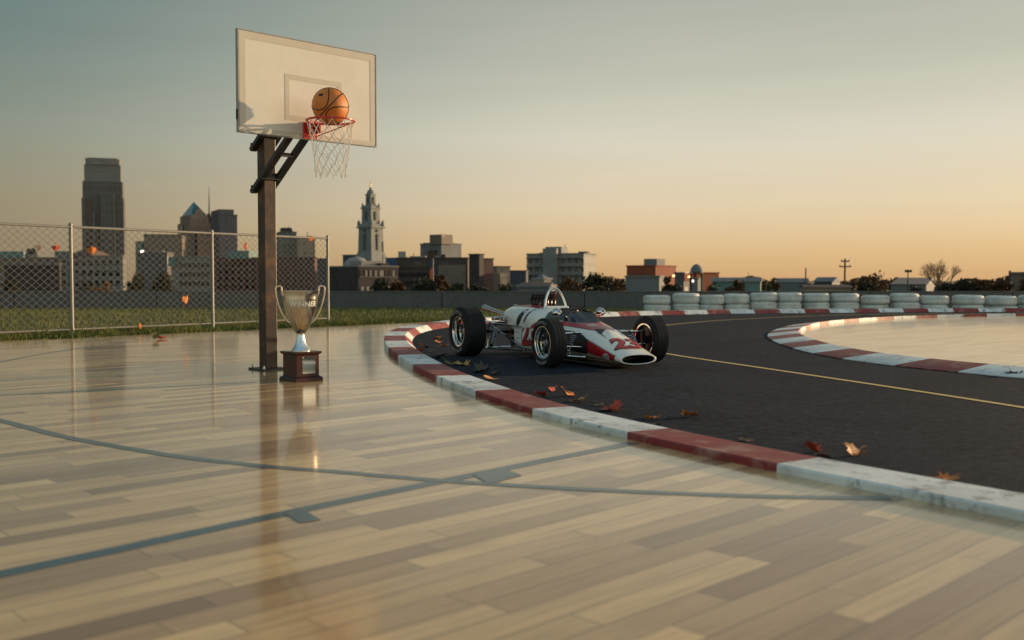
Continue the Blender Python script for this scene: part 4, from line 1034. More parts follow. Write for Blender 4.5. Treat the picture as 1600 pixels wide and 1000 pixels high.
def windows(r, face, L1, L2, cols, rows, z0, z1, ww, wh, mat, frame=None, x0=-.47, x1=.47):
    me = None
    for i in range(cols):
        for j in range(rows):
            a = lerp(x0, x1, (i + .5) / cols); z = lerp(z0, z1, (j + .5) / rows)
            if me is None:
                b = MB(); b.box((0, 0, 0), (ww, .10, wh)); b.box((0, -.02, -wh / 2 - .08), (ww + .3, .22, .16), mi=1); o = b.build('window', [mat, frame or mat], r); me = o.data
            else:
                o = bpy.data.objects.new('window', me); COL.objects.link(o); o.parent = r
            if face == 'front': o.location = (a * L1, -L2 / 2 - .03, z)
            else: o.location = (L1 / 2 + .03, a * L2, z); o.rotation_euler = (0, 0, R(90))
FM = {}
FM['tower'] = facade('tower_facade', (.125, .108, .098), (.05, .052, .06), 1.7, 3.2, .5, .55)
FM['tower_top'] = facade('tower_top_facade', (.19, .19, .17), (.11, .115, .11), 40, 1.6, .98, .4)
FM['tower2'] = facade('pyramid_tower_facade', (.19, .145, .12), (.09, .075, .07), 2.0, 3.0, .4, .4)
FM['box'] = facade('box_tower_facade', (.11, .10, .115), (.05, .05, .06), 2.4, 3.6, .5, .5)
FM['brownb'] = facade('brown_block_facade', (.17, .13, .105), (.08, .07, .07), 5, 4, .3, .3)
FM['stone'] = pm('pale_stone', (.22, .21, .19), .8, col2=(.17, .16, .15), scale=.3)
FM['dark'] = pm('dark_brown_brick', (.055, .042, .042), .8, col2=(.035, .03, .032), scale=.4)
FM['maroon'] = pm('maroon_brick', (.12, .062, .055), .8, col2=(.085, .045, .042), scale=.5)
FM['win'] = pm('dark_window_glass', (.020, .022, .028), .12, scale=3)
FM['teal'] = pm('teal_sheet', (.10, .20, .20), .5, col2=(.07, .15, .155), scale=.3)
FM['tealglass'] = pm('teal_glass_roof', (.035, .16, .19), .15, .3, col2=(.02, .10, .13), scale=.4)
FM['blue'] = pm('blue_sheet', (.03, .06, .15), .5, scale=.3)
FM['pinkroof'] = pm('pinkish_roof', (.12, .075, .062), .8, scale=.3)
FM['white'] = pm('whitewashed_wall', (.30, .28, .255), .8, scale=.4)
FM['spire'] = pm('spire_stone', (.20, .21, .205), .75, col2=(.155, .165, .16), scale=.35)
FM['spire_dark'] = pm('spire_openings', (.08, .09, .10), .7)
FM['gold'] = pm('gilded_finial', (.60, .38, .10), .35, .6)
FM['brick'] = facade('brown_works_facade', (.060, .042, .038), (.045, .035, .035), 7, 5, .25, .3)
FM['redbrick'] = pm('red_brick', (.25, .065, .030), .85, col2=(.20, .052, .028), scale=.5)
FM['hotel'] = facade('hotel_facade', (.20, .20, .18), (.05, .055, .055), 1.9, 2.3, .62, .66)
FM['tan'] = facade('tan_block_facade', (.30, .23, .17), (.14, .11, .09), 3, 3, .35, .35)
FM['navy'] = pm('navy_sheet', (.05, .055, .08), .7, scale=.3)
FM['grey'] = pm('grey_render', (.16, .17, .18), .8, scale=.4)
FM['shed'] = pm('shed_roof', (.19, .19, .18), .65, col2=(.15, .15, .145), scale=.3)
FM['tealwall'] = pm('pale_teal_wall', (.12, .21, .21), .6, scale=.3)
FM['mast'] = pm('dark_mast', (.05, .04, .035), .7)
FM['wood'] = pm('weathered_pole_wood', (.12, .07, .04), .9, scale=3)
FM['glow'] = emis('window_glint_glow', (1.0, .55, .22), 1.6)  # emission stands in for warm glints on window panes
FM['glint'] = emis('glint_glow', (1.0, .82, .6), 3.0)  # emission stands in for pale bright reflections

# tall stepped tower
YS_ = 430
r, L1, L2, H = bld('skyscraper', 'tallest skyscraper with stepped crown behind the chain link fence', 130, 195.5, 195.5, 310, YS_, -17, FM['tower'], cap=False)
zz = H
for sc_, yt in ((.95, 284), (.87, 258)):
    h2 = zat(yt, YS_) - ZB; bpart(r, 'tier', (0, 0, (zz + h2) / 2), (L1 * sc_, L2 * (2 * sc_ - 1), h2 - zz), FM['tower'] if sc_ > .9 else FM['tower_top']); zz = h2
h2 = zat(247.5, YS_) - ZB; b = MB(); w0, w1 = L1 * .40, L1 * .355
for sy in (-1, 1):
    y_ = sy * L2 * .34
    b.add([(-w0, y_ - .8, zz), (w0, y_ - .8, zz), (w1, y_ - .8, h2), (-w1, y_ - .8, h2), (-w0, y_ + .8, zz), (w0, y_ + .8, zz), (w1, y_ + .8, h2), (-w1, y_ + .8, h2)], [(0, 1, 2, 3), (5, 4, 7, 6), (0, 4, 5, 1), (3, 2, 6, 7), (1, 5, 6, 2), (4, 0, 3, 7)])
for sx in (-1, 1): b.box((sx * w1 * 1.04, 0, (zz + h2) / 2), (1.2, L2 * .64, h2 - zz - .4))
b.build('crown', FM['stone'], r)
bpart(r, 'roof_plant', (0, 0, (zz + h2) / 2), (L1 * .5, L2 * .4, (h2 - zz) * .8), FM['dark'])
yf = -r['dims'][1] / 2
bpart(r, 'dark_bay', (-L1 * .32, yf - .25, H * .5), (L1 * .13, .5, H * .98), FM['win']); bpart(r, 'bay', (-L1 * .215, yf - .5, H * .42), (L1 * .05, 1.0, H * .84), FM['grey']); bpart(r, 'dark_bay', (-L1 * .10, yf - .25, H * .47), (L1 * .05, .5, H * .93), FM['win'])
hb = zat(303, YS_) - ZB; bpart(r, 'bay', (L1 * .12, yf - .8, hb / 2), (L1 * .34, 1.6, hb), FM['tower'])
# pyramid roofed tower
r, L1, L2, H = bld('pyramid_tower', 'brown tower with stepped shoulders under a teal pyramid roof', 279, 298, 331, 347, 400, 58, FM['tower2'], cap=False)
h2 = zat(335, 400) - ZB; bpart(r, 'tier', (0, 0, (H + h2) / 2), (L1 * .88, L2 * .82, h2 - H), FM['tower2'])
h25 = zat(340, 400) - ZB; bpart(r, 'shoulder', (0, L2 * .42, (H + h25) / 2), (L1 * .7, L2 * .14, h25 - H), FM['tower2'])
h3 = zat(312, 400) - ZB; b = MB(); wx, wy = L1 * .43, L2 * .36
b.add([(-wx, -wy, h2), (wx, -wy, h2), (wx, wy, h2), (-wx, wy, h2), (0, 0, h3)], [(0, 1, 4), (1, 2, 4), (2, 3, 4), (3, 0, 4)]); b.build('pyramid_roof', FM['tealglass'], r)
b = MB(); hg = h2 + (h3 - h2) * .45; g0 = h2 - (h2 - H) * .2
b.add([(L1 * .435, -L2 * .33, g0), (L1 * .435, L2 * .33, g0), (L1 * .435, L2 * .2, hg * .5 + h2 * .5), (L1 * .435, 0, hg), (L1 * .435, -L2 * .2, hg * .5 + h2 * .5), (0, -L2 * .05, hg), (0, L2 * .05, hg)], [(0, 1, 2, 3, 4), (3, 2, 6), (4, 3, 5)]); b.build('gable', FM['tower2'], r)
bpart(r, 'recess', (-L1 * .12, -L2 / 2 - .15, H * .52), (L1 * .22, .4, H * .9), FM['win']); bpart(r, 'recess', (L1 / 2 + .12, -L2 * .22, H * .47), (.3, L2 * .10, H * .82), FM['win'])
b = MB(); b.tube([(0, 0, 0), (0, 0, zat(334, 410) - ZB)], .9, 8); b.tube([(0, 0, zat(334, 410) - ZB), (0, 0, zat(291, 410) - ZB)], [.35, .06], 6)
mo = b.build('radio_mast', FM['mast'], loc=((328.5 - 800) / F * 410, 410, ZB)); tag(mo, 'thin radio mast rising between the pyramid tower and the square tower', 'mast')
# square tower
r, L1, L2, H = bld('office_tower', 'dark square office tower with a narrower top storey beside the pyramid tower', 330, 344, 372, 336, 385, 62, FM['box'])
h2 = zat(328, 385) - ZB; bpart(r, 'top_storey', (-.5, -L2 * .05, (H + h2) / 2 + .2), (L1 * .9, L2 * .82, h2 - H + .4), FM['box'])
# blocks behind the fence, left to right
r, L1, L2, H = bld('flat_hall', 'low hall with a flat teal roof at the left end of the skyline', -60, 38, 39, 404, 330, 8, FM['grey']); bpart(r, 'roof', (0, 0, H + 1.2), (L1 + .5, L2 + .5, 2.4), FM['teal'])
r, L1, L2, H = bld('rooftop_house', 'small pale house with a pointed roof left of the tallest skyscraper', 40, 52, 60, 399, 300, 50, FM['white']); b = MB()
b.add([(-L1 / 2, -L2 / 2, H), (L1 / 2, -L2 / 2, H), (L1 / 2, L2 / 2, H), (-L1 / 2, L2 / 2, H), (-L1 / 2, 0, H + 2.2), (L1 / 2, 0, H + 2.2)], [(0, 1, 5, 4), (2, 3, 4, 5), (1, 2, 5), (3, 0, 4)]); b.build('roof', FM['dark'], r)
r, L1, L2, H = bld('long_block', 'long grey block behind the dark hall at the left edge', -40, 118, 119, 404, 250, 6, FM['brownb'])
bpart(r, 'roof_plant', (L1 * .42, 0, H + .9), (4, 4, 1.8), FM['grey'])
r, L1, L2, H = bld('dark_hall', 'low dark brown hall standing behind the left fence panel', 8, 94, 96, 414, 190, 10, FM['dark'], FM['grey']); windows(r, 'front', L1, L2, 6, 1, H * .35, H * .62, 1.0, 1.1, FM['win'], FM['dark'])
r, L1, L2, H = bld('arcade_block', 'grey stone block with three rows of windows at the foot of the tallest skyscraper', 92, 193, 198, 401, 200, 12, FM['stone']); windows(r, 'front', L1, L2, 9, 3, H * .45, H * .98, .85, 1.15, FM['win'], FM['stone'])
b = MB(); b.add([(-L1 * .32, -1, H + .3), (L1 * .05, -1, H + .3), (L1 * .05, 6, H + .3), (-L1 * .32, 6, H + .3), (-L1 * .28, 2, H + 1.4), (0, 2, H + 1.4)], [(0, 1, 5, 4), (1, 2, 5), (2, 3, 4, 5), (3, 0, 4)]); b.build('roof', FM['pinkroof'], r)
r, L1, L2, H = bld('glass_block', 'slim teal glass block with a bright reflection beside the brown block', 213, 222, 227, 378, 300, 50, FM['tealglass']); bpart(r, 'glint_panel', (L1 / 2 + .1, -L2 * .1, H - 3.0), (.3, 1.2, .9), FM['glint'])  # glowing panel in place of the reflection on the glass
r, L1, L2, H = bld('brown_block', 'plain brown block left of the pyramid tower', 226, 236, 292, 371, 320, 75, FM['brownb'])
r, L1, L2, H = bld('shadowed_block', 'dark grey block with a ridge roof under the plain brown block', 214, 262, 272, 396, 240, 15, FM['box'])
r, L1, L2, H = bld('annex_block', 'pale annex with teal end and window rows at the foot of the pyramid tower', 268, 330, 333, 403, 210, 8, FM['stone']); bpart(r, 'end_bay', (-L1 * .44, -L2 / 2 - .4, H * .93), (L1 * .16, 1.0, H * .16), FM['teal']); windows(r, 'front', L1, L2, 7, 3, H * .45, H * .95, .7, .9, FM['win'], FM['stone'], x0=-.3)
r, L1, L2, H = bld('brick_block', 'maroon brick block with dark windows behind the hoop pole', 334, 492, 496, 404, 225, 8, FM['maroon']); windows(r, 'front', L1, L2, 14, 4, H * .38, H * .97, .85, 1.05, FM['win'], FM['maroon'])
bpart(r, 'roof_light', (-L1 * .22, 0, H + .9), (5, 5, 1.8), FM['teal'])
r, L1, L2, H = bld('slab_block', 'greenish grey slab block just right of the hoop pole', 432, 440, 464, 363, 330, 68, facade('slab_facade', (.15, .16, .155), (.06, .065, .07), 1.8, 2.2, .5, .5)); bpart(r, 'roof_plant', (0, 0, H + .9), (L1 * .5, L2 * .6, 1.6), FM['dark'])
r, L1, L2, H = bld('pale_block', 'pale terraced block behind the fence end right of the hoop pole', 462, 466, 493, 371, 325, 72, FM['tan'])
r, L1, L2, H = bld('low_teal_block', 'small dark teal block beside the last fence post', 488, 511, 514, 405, 260, 20, FM['navy'])
# church-like tower (monument)
YS = 300; r = empty('spire_tower', ((580 - 800) / F * YS, YS, ZB), R(-35)); tag(r, 'pale stone tower with tiers, dome and gilded finial right of the fence', 'tower'); s_ = YS / F
def Z(y): return zat(y, YS) - ZB
def tier(nm, y0, y1, w0, w1, mat=FM['spire']):
    b = MB(); k = s_ / 2 / 1.19
    vs = [(sx * w * k, sy * w * k, z) for z, w in ((Z(y0), w0), (Z(y1), w1)) for sx, sy in ((-1, -1), (1, -1), (1, 1), (-1, 1))]
    b.add(vs, [(0, 1, 5, 4), (1, 2, 6, 5), (2, 3, 7, 6), (3, 0, 4, 7), (4, 5, 6, 7), (3, 2, 1, 0)]); return b.build(nm, mat, r)
tier('plinth', 470, 414, 54, 54); tier('plinth', 414, 405, 46, 46); tier('shaft', 405, 394, 44, 34); tier('shaft', 394, 357, 33.5, 31.5); tier('cornice', 357, 354, 37, 38); tier('cornice', 354, 350, 33, 29)
tier('tier', 350, 327, 24, 23); tier('cornice', 327, 324.5, 26, 26.5); tier('tier', 324.5, 321, 22, 17); tier('tier', 321, 305, 13.5, 12.5); tier('cornice', 305, 303.5, 15, 15)
for sx in (-1, 1):
    for sy in (-1, 1):
        b = MB(); k = s_ / 2 / 1.19; b.lathe([(.5, 0), (.5, 1.0), (.25, 1.4), (.02, 1.9)], 8, Matrix.Translation((sx * 31 * k, sy * 31 * k, Z(353)))); b.lathe([(.35, 0), (.3, .8), (.02, 1.5)], 8, Matrix.Translation((sx * 21 * k, sy * 21 * k, Z(324.5)))); b.build('urn', FM['spire'], r)
b = MB(); b.lathe([(6.2 * s_, Z(303.5)), (5.8 * s_, Z(300.5)), (4 * s_, Z(297.5)), (2 * s_, Z(296)), (1.6 * s_, Z(293)), (.5 * s_, Z(292))], 16); b.build('dome', FM['spire'], r)
b = MB(); b.lathe([(1.3 * s_, Z(293)), (.7 * s_, Z(291)), (1.2 * s_, Z(288.5)), (.5 * s_, Z(286)), (.25 * s_, Z(283.5))], 10); b.build('finial', FM['gold'], r)
k = s_ / 2 / 1.19
for rz in (0, 90):
    Rm = Matrix.Rotation(R(rz), 3, 'Z')
    for (y0, y1, hw, dpt) in ((344, 331, 4.2, 24.3), (391, 366, 4.0, 33.8), (363, 359, 4.5, 33), (319, 308, 2.2, 13.6)):
        b = MB(); b.box(Rm @ Vector((0, -dpt * k, (Z(y0) + Z(y1)) / 2)), (2 * hw * k if rz == 0 else .5, .5 if rz == 0 else 2 * hw * k, Z(y1) - Z(y0))) if rz == 0 else b.box(Vector((dpt * k, 0, (Z(y0) + Z(y1)) / 2)), (.5, 2 * hw * k, Z(y1) - Z(y0)))
        b.build('opening', FM['spire_dark'], r)
r, L1, L2, H = bld('library_hall', 'long low brown hall with a row of lit windows under the stone tower', 513, 560, 622, 417, 215, 52, FM['dark'], FM['stone'])
windows(r, 'side', L1, L2, 9, 1, H * .74, H * .98, .8, 1.5, FM['win'], FM['stone']); windows(r, 'side', L1, L2, 7, 1, H * .42, H * .62, .7, .8, FM['white'], FM['dark'])
for k2, fx in enumerate((-.31, -.2, -.07, .05, .1, .38)): bpart(r, 'bright_window', (L1 / 2 + .12, fx * L2, H * .86), (.1, .45, 1.3), FM['white'])  # window light put into the pale colour of these boxes
b = MB(); b.lathe([(3, 0), (2.8, .8), (1.6, 1.8), (.1, 2.2)], 18, Matrix.Translation((-L1 * .2, 0, H + .3))); b.box((L1 * .1, 0, H + .7), (5, 5, 1.4)); b.build('roof_dome', FM['white'], r)
r, L1, L2, H = bld('teal_shop', 'dark teal flat block left of the foot of the stone tower', 536, 558, 561, 399, 330, 12, FM['navy'], FM['teal'])
r, L1, L2, H = bld('blue_shed', 'blue flat topped block just right of the stone tower', 603, 621, 624, 404, 285, 12, FM['blue'])
r, L1, L2, H = bld('brick_works', 'broad dark brick works with a taller stair tower at its right end', 619, 731, 735, 404, 250, 5, FM['brick']); windows(r, 'front', L1, L2, 12, 3, H * .42, H * .93, .75, .9, FM['win'], FM['dark'], x0=-.46, x1=.10)
bpart(r, 'roof_tank', (-L1 * .42, -1, H + 1.1), (2.0, 2.0, 1.5), FM['white']); bpart(r, 'dark_bay', (L1 * .02, -L2 / 2 - .15, H * .58), (L1 * .11, .4, H * .78), FM['navy']); bpart(r, 'pale_bay', (L1 * .28, -L2 / 2 - .12, H * .52), (L1 * .38, .3, H * .7), FM['brownb'])
r, L1, L2, H = bld('stair_tower', 'tall dark brown stair tower at the end of the brick works', 733, 749, 756, 398, 235, 40, FM['dark'])
r, L1, L2, H = bld('red_brick_wing', 'reddish brick wing adjoining the dark stair tower', 750, 756, 771, 405, 238, 55, FM['maroon'])
r, L1, L2, H = bld('grey_office', 'grey office with dark windows rising behind the brick works', 657, 690, 721, 381, 310, 40, FM['grey']); bpart(r, 'lift_tower', (L1 * .3, -L2 * .3, H + 1.4), (5.2, 5, 3.0), FM['brownb']); bpart(r, 'dark_window', (L1 * .1, -L2 / 2 - .15, H - 3.4), (L1 * .4, .4, 3.0), FM['win']); bpart(r, 'roof', (-L1 * .1, 0, H + .3), (L1 * .75, L2 * .8, .5), FM['teal'])
r, L1, L2, H = bld('tan_block', 'tan stepped block between the brick works and the hotel', 770, 777, 797, 417, 260, 55, FM['tan']); bpart(r, 'lower_wing', (L1 * .8, -1, H * .42), (3, L2 * .8, H * .84), FM['tan'])
r, L1, L2, H = bld('navy_shed', 'dark navy shed left of the hotel slab', 797, 822, 825, 424, 240, 10, FM['navy'])
# hotel slab
r, L1, L2, H = bld('hotel', 'wide slab hotel with a grid of balconies and a pale central shaft', 823, 912, 931, 397, 270, 22, FM['hotel'], FM['grey'])
bpart(r, 'central_shaft', (-L1 * .06, -L2 / 2 - .6, H * .5 + .8), (L1 * .24, 2.0, H + 1.6), FM['spire']); bpart(r, 'shaft_head', (-L1 * .04, -L2 * .2, H + .8), (L1 * .28, L2 * .5, 2.6), FM['spire'])
fl_ = MB()
for j in range(7): fl_.box((0, -L2 / 2 - .35, H - 1.0 - j * 2.3), (L1, .7, .22))
fl_.build('balcony', FM['grey'], r)
r, L1, L2, H = bld('white_cottage', 'small white house with grey roof below the hotel', 833, 850, 861, 437, 150, 45, FM['white']); b = MB()
b.add([(-L1 / 2 - .2, -L2 / 2 - .2, H), (L1 / 2 + .2, -L2 / 2 - .2, H), (L1 / 2 + .2, L2 / 2 + .2, H), (-L1 / 2 - .2, L2 / 2 + .2, H), (0, 0, H + .9)], [(0, 1, 4), (1, 2, 4), (2, 3, 4), (3, 0, 4)]); b.build('roof', FM['grey'], r)
r, L1, L2, H = bld('long_house', 'low house with a reddish gable roof under the hotel', 808, 858, 868, 449, 110, 8, FM['grey']); b = MB()
b.add([(-L1 / 2, -L2 / 2, H), (L1 / 2, -L2 / 2, H), (L1 / 2, L2 / 2, H), (-L1 / 2, L2 / 2, H), (-L1 / 2, 0, H + .55), (L1 / 2, 0, H + .55)], [(0, 1, 5, 4), (2, 3, 4, 5), (1, 2, 5), (3, 0, 4)]); b.build('roof', FM['pinkroof'], r)
# right of the hotel
r, L1, L2, H = bld('brick_cube', 'red brick building whose right face glows orange in low sun', 979, 1024, 1056, 416, 230, 35, FM['redbrick'])
bpart(r, 'roof_plant', (L1 * .1, 0, H + 1.0), (L1 * .45, L2 * .4, 1.6), FM['grey']); bpart(r, 'glint_panel', (L1 / 2 + .1, L2 * .35, H - 2.2), (.2, .8, .5), FM['glow'])  # small glowing panel imitates a glinting window
r, L1, L2, H = bld('grey_annex', 'low grey annex in front of the red brick building', 977, 1030, 1038, 433, 180, 15, FM['grey'])
r, L1, L2, H = bld('lit_shed', 'low dark shed with glowing orange end wall left of the domed tank', 1054, 1068, 1081, 427, 220, 42, FM['box']); bpart(r, 'end_wall', (L1 / 2 + .1, 0, H * .9), (.2, L2 * .98, H * .2), FM['redbrick']); bpart(r, 'bright_window', (L1 / 2 + .25, L2 * .1, H * .9), (.1, L2 * .4, .5), FM['glow'])  # glow added to the window panel to imitate its glint
r, L1, L2, H = bld('pink_warehouse', 'pinkish warehouse in sun behind the domed tank', 1078, 1088, 1123, 427, 225, 55, FM['redbrick'])
YD = 170; tk = empty('domed_tank', ((1088 - 800) / F * YD, YD, ZB)); tag(tk, 'dark domed water tank standing on steel legs', 'water tank'); s_ = YD / F
b = MB(); b.lathe([(9.5 * s_, 0), (9.8 * s_, 1.0 * s_), (9.5 * s_, 3 * s_), (8.2 * s_, 7 * s_), (5.5 * s_, 10.5 * s_), (2 * s_, 12.6 * s_), (.05, 13 * s_)], 24, Matrix.Translation((0, 0, zat(425.5, YD) - ZB))); b.build('dome', FM['grey'], tk)
b = MB(); b.lathe([(.1, 0), (10.3 * s_, 0), (10.3 * s_, 1.2 * s_), (.1, 1.2 * s_)], 24, Matrix.Translation((0, 0, zat(427, YD) - ZB))); b.build('platform', FM['mast'], tk)
for sx, sy in ((-1, -1), (1, -1), (1, 1), (-1, 1)): b = MB(); b.tube([(sx * 8.5 * s_, sy * 4 * s_, 0), (sx * 8.5 * s_, sy * 4 * s_, zat(427, YD) - ZB)], .11, 6); b.build('leg', FM['mast'], tk)
r, L1, L2, H = bld('kiosk', 'small building with a bright glint under the domed tank', 1077, 1090, 1096, 436, 178, 30, FM['grey']); bpart(r, 'glint_panel', (-L1 * .1, -L2 / 2 - .1, H - .35), (.35, .12, .35), FM['glint'])  # glowing square imitates the glint of a window
def gable(name, label, x0, xc, x1, yw, yr, Y, th, wm_, rm_):
    r, L1, L2, H = bld(name, label, x0, xc, x1, yw, Y, th, wm_, cap=False); hr = zat(yr, Y) - ZB; b = MB()
    b.add([(-L1 / 2 - .2, -L2 / 2 - .3, H), (L1 / 2 + .2, -L2 / 2 - .3, H), (L1 / 2 + .2, L2 / 2 + .3, H), (-L1 / 2 - .2, L2 / 2 + .3, H), (-L1 / 2 - .2, 0, hr), (L1 / 2 + .2, 0, hr)], [(0, 1, 5, 4), (2, 3, 4, 5), (1, 2, 5), (3, 0, 4)]); b.build('roof', rm_, r); return r, L1, L2, H
gable('long_shed', 'long shed with pale roof and teal wall left of the first bare pole', 1112, 1188, 1201, 440, 433.5, 150, 15, FM['tealwall'], FM['shed'])
gable('low_shed', 'grey low shed between the teal shed and the slim bare pole', 1214, 1262, 1275, 441, 434.5, 170, 15, FM['grey'], FM['shed'])
gable('purple_house', 'dull purple house with flat gable between the two utility poles', 1272, 1300, 1312, 440, 433, 165, 30, FM['navy'], FM['grey'])
gable('long_barn', 'long low barn right of the two poles behind the tyres', 1258, 1330, 1340, 449, 445, 120, 10, FM['tan'], FM['dark'])
gable('grey_house', 'grey gabled house with a sunlit end beneath the tall sign', 1392, 1447, 1461, 444, 433.5, 140, 25, FM['grey'], FM['box'])
r, L1, L2, H = bld('brown_shop', 'brown flat roofed shop at the right edge of the skyline', 1578, 1640, 1700, 428, 130, 40, FM['brownb'])
def pole(name, label, px, yt, Y, r0, mat, cross=(), cat='pole'):
    e = empty(name, ((px - 800) / F * Y, Y, ZB)); tag(e, label, cat); H = zat(yt, Y) - ZB
    b = MB(); b.tube([(0, 0, 0), (0, 0, H)], [r0, r0 * .7], 8); b.build('post', mat, e)
    for dz, wd in cross: b = MB(); b.box((0, -.1, H - dz), (wd, .14, .16)); [b.lathe([(.05, 0), (.06, .1), (.02, .2)], 6, Matrix.Translation((sx * wd * .45, -.1, H - dz + .08))) for sx in (-1, 1)]; b.build('crossarm', mat, e)
    return e, H
pole('utility_pole', 'wooden utility pole with crossarms left of the broad tree', 1319.5, 404, 130, .16, FM['wood'], ((.35, 1.1), (1.05, 1.5)))
pole('bare_pole', 'dark slim pole without arms above the tyre stacks', 1258.5, 419, 130, .12, FM['mast'])
pole('thin_mast', 'very thin mast beside the teal shed', 1169, 426, 140, .06, FM['mast'])
e, H = pole('sign_post', 'tall sign on a post above the grey gabled house', 1418, 425, 135, .10, FM['mast'], cat='sign'); bpart(e, 'sign_board', (0, -.12, H + .12), (.95, .2, .34), FM['mast'], bev=.05)
pole('fence_post', 'thick dark post beside the brown shop at the right edge', 1577, 423, 125, .20, FM['mast'])
fp, H = pole('flagpole', 'pale flagpole with a limp orange flag before the brick works', 677, 404, 110, .05, M['galv'], cat='flagpole')
b = MB(); fx = []
for i in range(9):
    for j in range(6):
        u_, v_ = i / 8, j / 5; fx.append((-.06 - .36 * u_ * (1 - .3 * v_) , .10 * math.sin(7 * u_ + 2 * v_) * u_, H - .95 - 1.25 * v_ - .55 * u_ + .1 * math.sin(5 * u_)))
b.add(fx, [(i * 6 + j, i * 6 + j + 1, (i + 1) * 6 + j + 1, (i + 1) * 6 + j) for i in range(8) for j in range(5)], 0, True); b.build('flag', pm('orange_flag', (.62, .13, .05), .8), fp)
# trees and bushes
TG = {'dark': foliage('dark_foliage', (.030, .034, .020), (.050, .045, .025)), 'brown': foliage('autumn_foliage', (.075, .045, .022), (.12, .06, .025)), 'green': foliage('green_foliage', (.045, .055, .028), (.065, .07, .03)), 'rust': foliage('rust_foliage', (.16, .07, .025), (.22, .10, .03))}
def tree(name, label, x0, x1, yt, Y, mat, seed, cat='tree', n=1500, base=None, trunk=True, dens=2.6):
    rnd = random.Random(seed); w_ = (x1 - x0) / F * Y; cx = ((x0 + x1) / 2 - 800) / F * Y; top = zat(yt, Y) - ZB
    e = empty(name, (cx, Y, ZB)); tag(e, label, cat, 'trees and bushes beyond the wall')
    lo = base if base is not None else max(.6, top - w_ * .95 - 1.5); b = MB(); clumps = []
    for k in range(34):
        while True:
            p_ = Vector((rnd.uniform(-1, 1), rnd.uniform(-1, 1), rnd.uniform(-1, 1)))
            if p_.length < 1: break
        clumps.append((Vector((p_.x * w_ * .42, p_.y * w_ * .36, lerp(lo, top, .5 + p_.z * .44))), rnd.uniform(.11, .17) * w_))
    for k in range(int(n * dens)):
        c_, rr = rnd.choice(clumps); q = c_ + Vector((rnd.gauss(0, .55), rnd.gauss(0, .55), rnd.gauss(0, .5))) * rr
        q.z = min(q.z, top); sz = rnd.uniform(.07, .15) * (1 + w_ * .10)
        a = Vector((rnd.gauss(0, 1), rnd.gauss(0, 1), rnd.gauss(0, 1))).normalized(); u_ = a.orthogonal().normalized(); v_ = a.cross(u_)
        b.add([q - u_ * sz, q + v_ * sz * .7, q + u_ * sz * 1.1, q - v_ * sz * .7], [(0, 1, 2, 3)])
    b.build('crown', mat, e)
    if trunk:
        b = MB(); tr_ = .035 * w_ + .06; b.tube([(0, 0, 0), (.05 * w_, 0, lo * .7), (0, 0, lerp(lo, top, .5))], [tr_ * 1.3, tr_, tr_ * .4], 8)
        for k in range(6):
            c_ = clumps[k][0]; b.tube([(0, 0, lerp(lo, top, .12 + .05 * k)), c_ * .5 + Vector((0, 0, lerp(lo, top, .3) * .5)), c_], [tr_ * .5, tr_ * .3, .03], 5)
        b.build('trunk', FM['wood'], e)
    return e
tree('bush', 'rust coloured bush behind the fence in front of the stone block', 140, 176, 436, 100, TG['rust'], 1, 'bush', 900)
tree('bush', 'dark bush left of the rust coloured one, low over the wall', 118, 148, 441, 98, TG['dark'], 2, 'bush', 800)
tree('bush', 'dark bush over the wall at the left edge of the view', 0, 40, 437, 102, TG['dark'], 22, 'bush', 900)
tree('bush', 'green grey bush behind the fence right of the tallest skyscraper', 196, 226, 425, 105, TG['green'], 3, 'bush', 900)
tree('tree', 'dark tree low behind the fence below the brown block', 238, 272, 420, 115, TG['dark'], 23, n=1000)
tree('dark_tree', 'dark round tree in front of the lit window hall', 575, 618, 432, 105, TG['dark'], 4, n=1500)
tree('bush', 'reddish bush at the right end of the lit window hall', 606, 634, 434, 104, TG['brown'], 5, 'bush', 900)
tree('dark_tree', 'broad dark tree behind the flagpole', 636, 690, 428, 108, TG['dark'], 6, n=1900)
tree('dark_tree', 'brownish dark tree just right of the flagpole', 672, 704, 430, 112, TG['brown'], 7, n=1200)
tree('bush', 'small green bush left of the red brick wing, over the wall', 702, 728, 437, 100, TG['green'], 8, 'bush', 800)
tree('bush', 'dark bush in front of the stair tower', 726, 768, 438, 104, TG['dark'], 9, 'bush', 1100)
tree('bush', 'low olive bush under the tan stepped block', 764, 812, 443, 98, TG['green'], 24, 'bush', 1000)
tree('dark_tree', 'round dark tree in front of the hotel, left of a taller one', 862, 916, 432, 100, TG['brown'], 10, n=1900)
tree('dark_tree', 'taller dark round tree at the right end of the hotel', 906, 960, 426, 104, TG['dark'], 11, n=2100)
tree('bush', 'low purple brown bush between the round trees and the red brick building', 950, 982, 436, 125, TG['brown'], 12, 'bush', 900)
tree('dark_tree', 'dark tree below the red brick building', 1029, 1064, 433, 108, TG['dark'], 13, n=1300)
tree('bush', 'long dark bush right of the domed tank', 1098, 1142, 443, 100, TG['dark'], 14, 'bush', 1200)
tree('bush', 'brown bush in front of the teal shed', 1130, 1170, 437, 104, TG['brown'], 15, 'bush', 1300)
tree('bush', 'small green bush at the end of the teal shed', 1196, 1216, 444, 102, TG['green'], 16, 'bush', 600)
tree('bush', 'tiny brown tree above the low grey shed', 1204, 1218, 432, 150, TG['brown'], 17, 'bush', 400)
tree('dark_tree', 'broad autumn tree with sky gaps right of the utility pole', 1337, 1394, 421, 118, TG['brown'], 18, n=1150, dens=1.5)
tree('bush', 'dark hedge bush under the broad autumn tree', 1334, 1376, 440, 100, TG['dark'], 19, 'bush', 1200)
tree('bush', 'dark bush at the foot of the tall sign', 1410, 1446, 440, 100, TG['dark'], 20, 'bush', 1100)
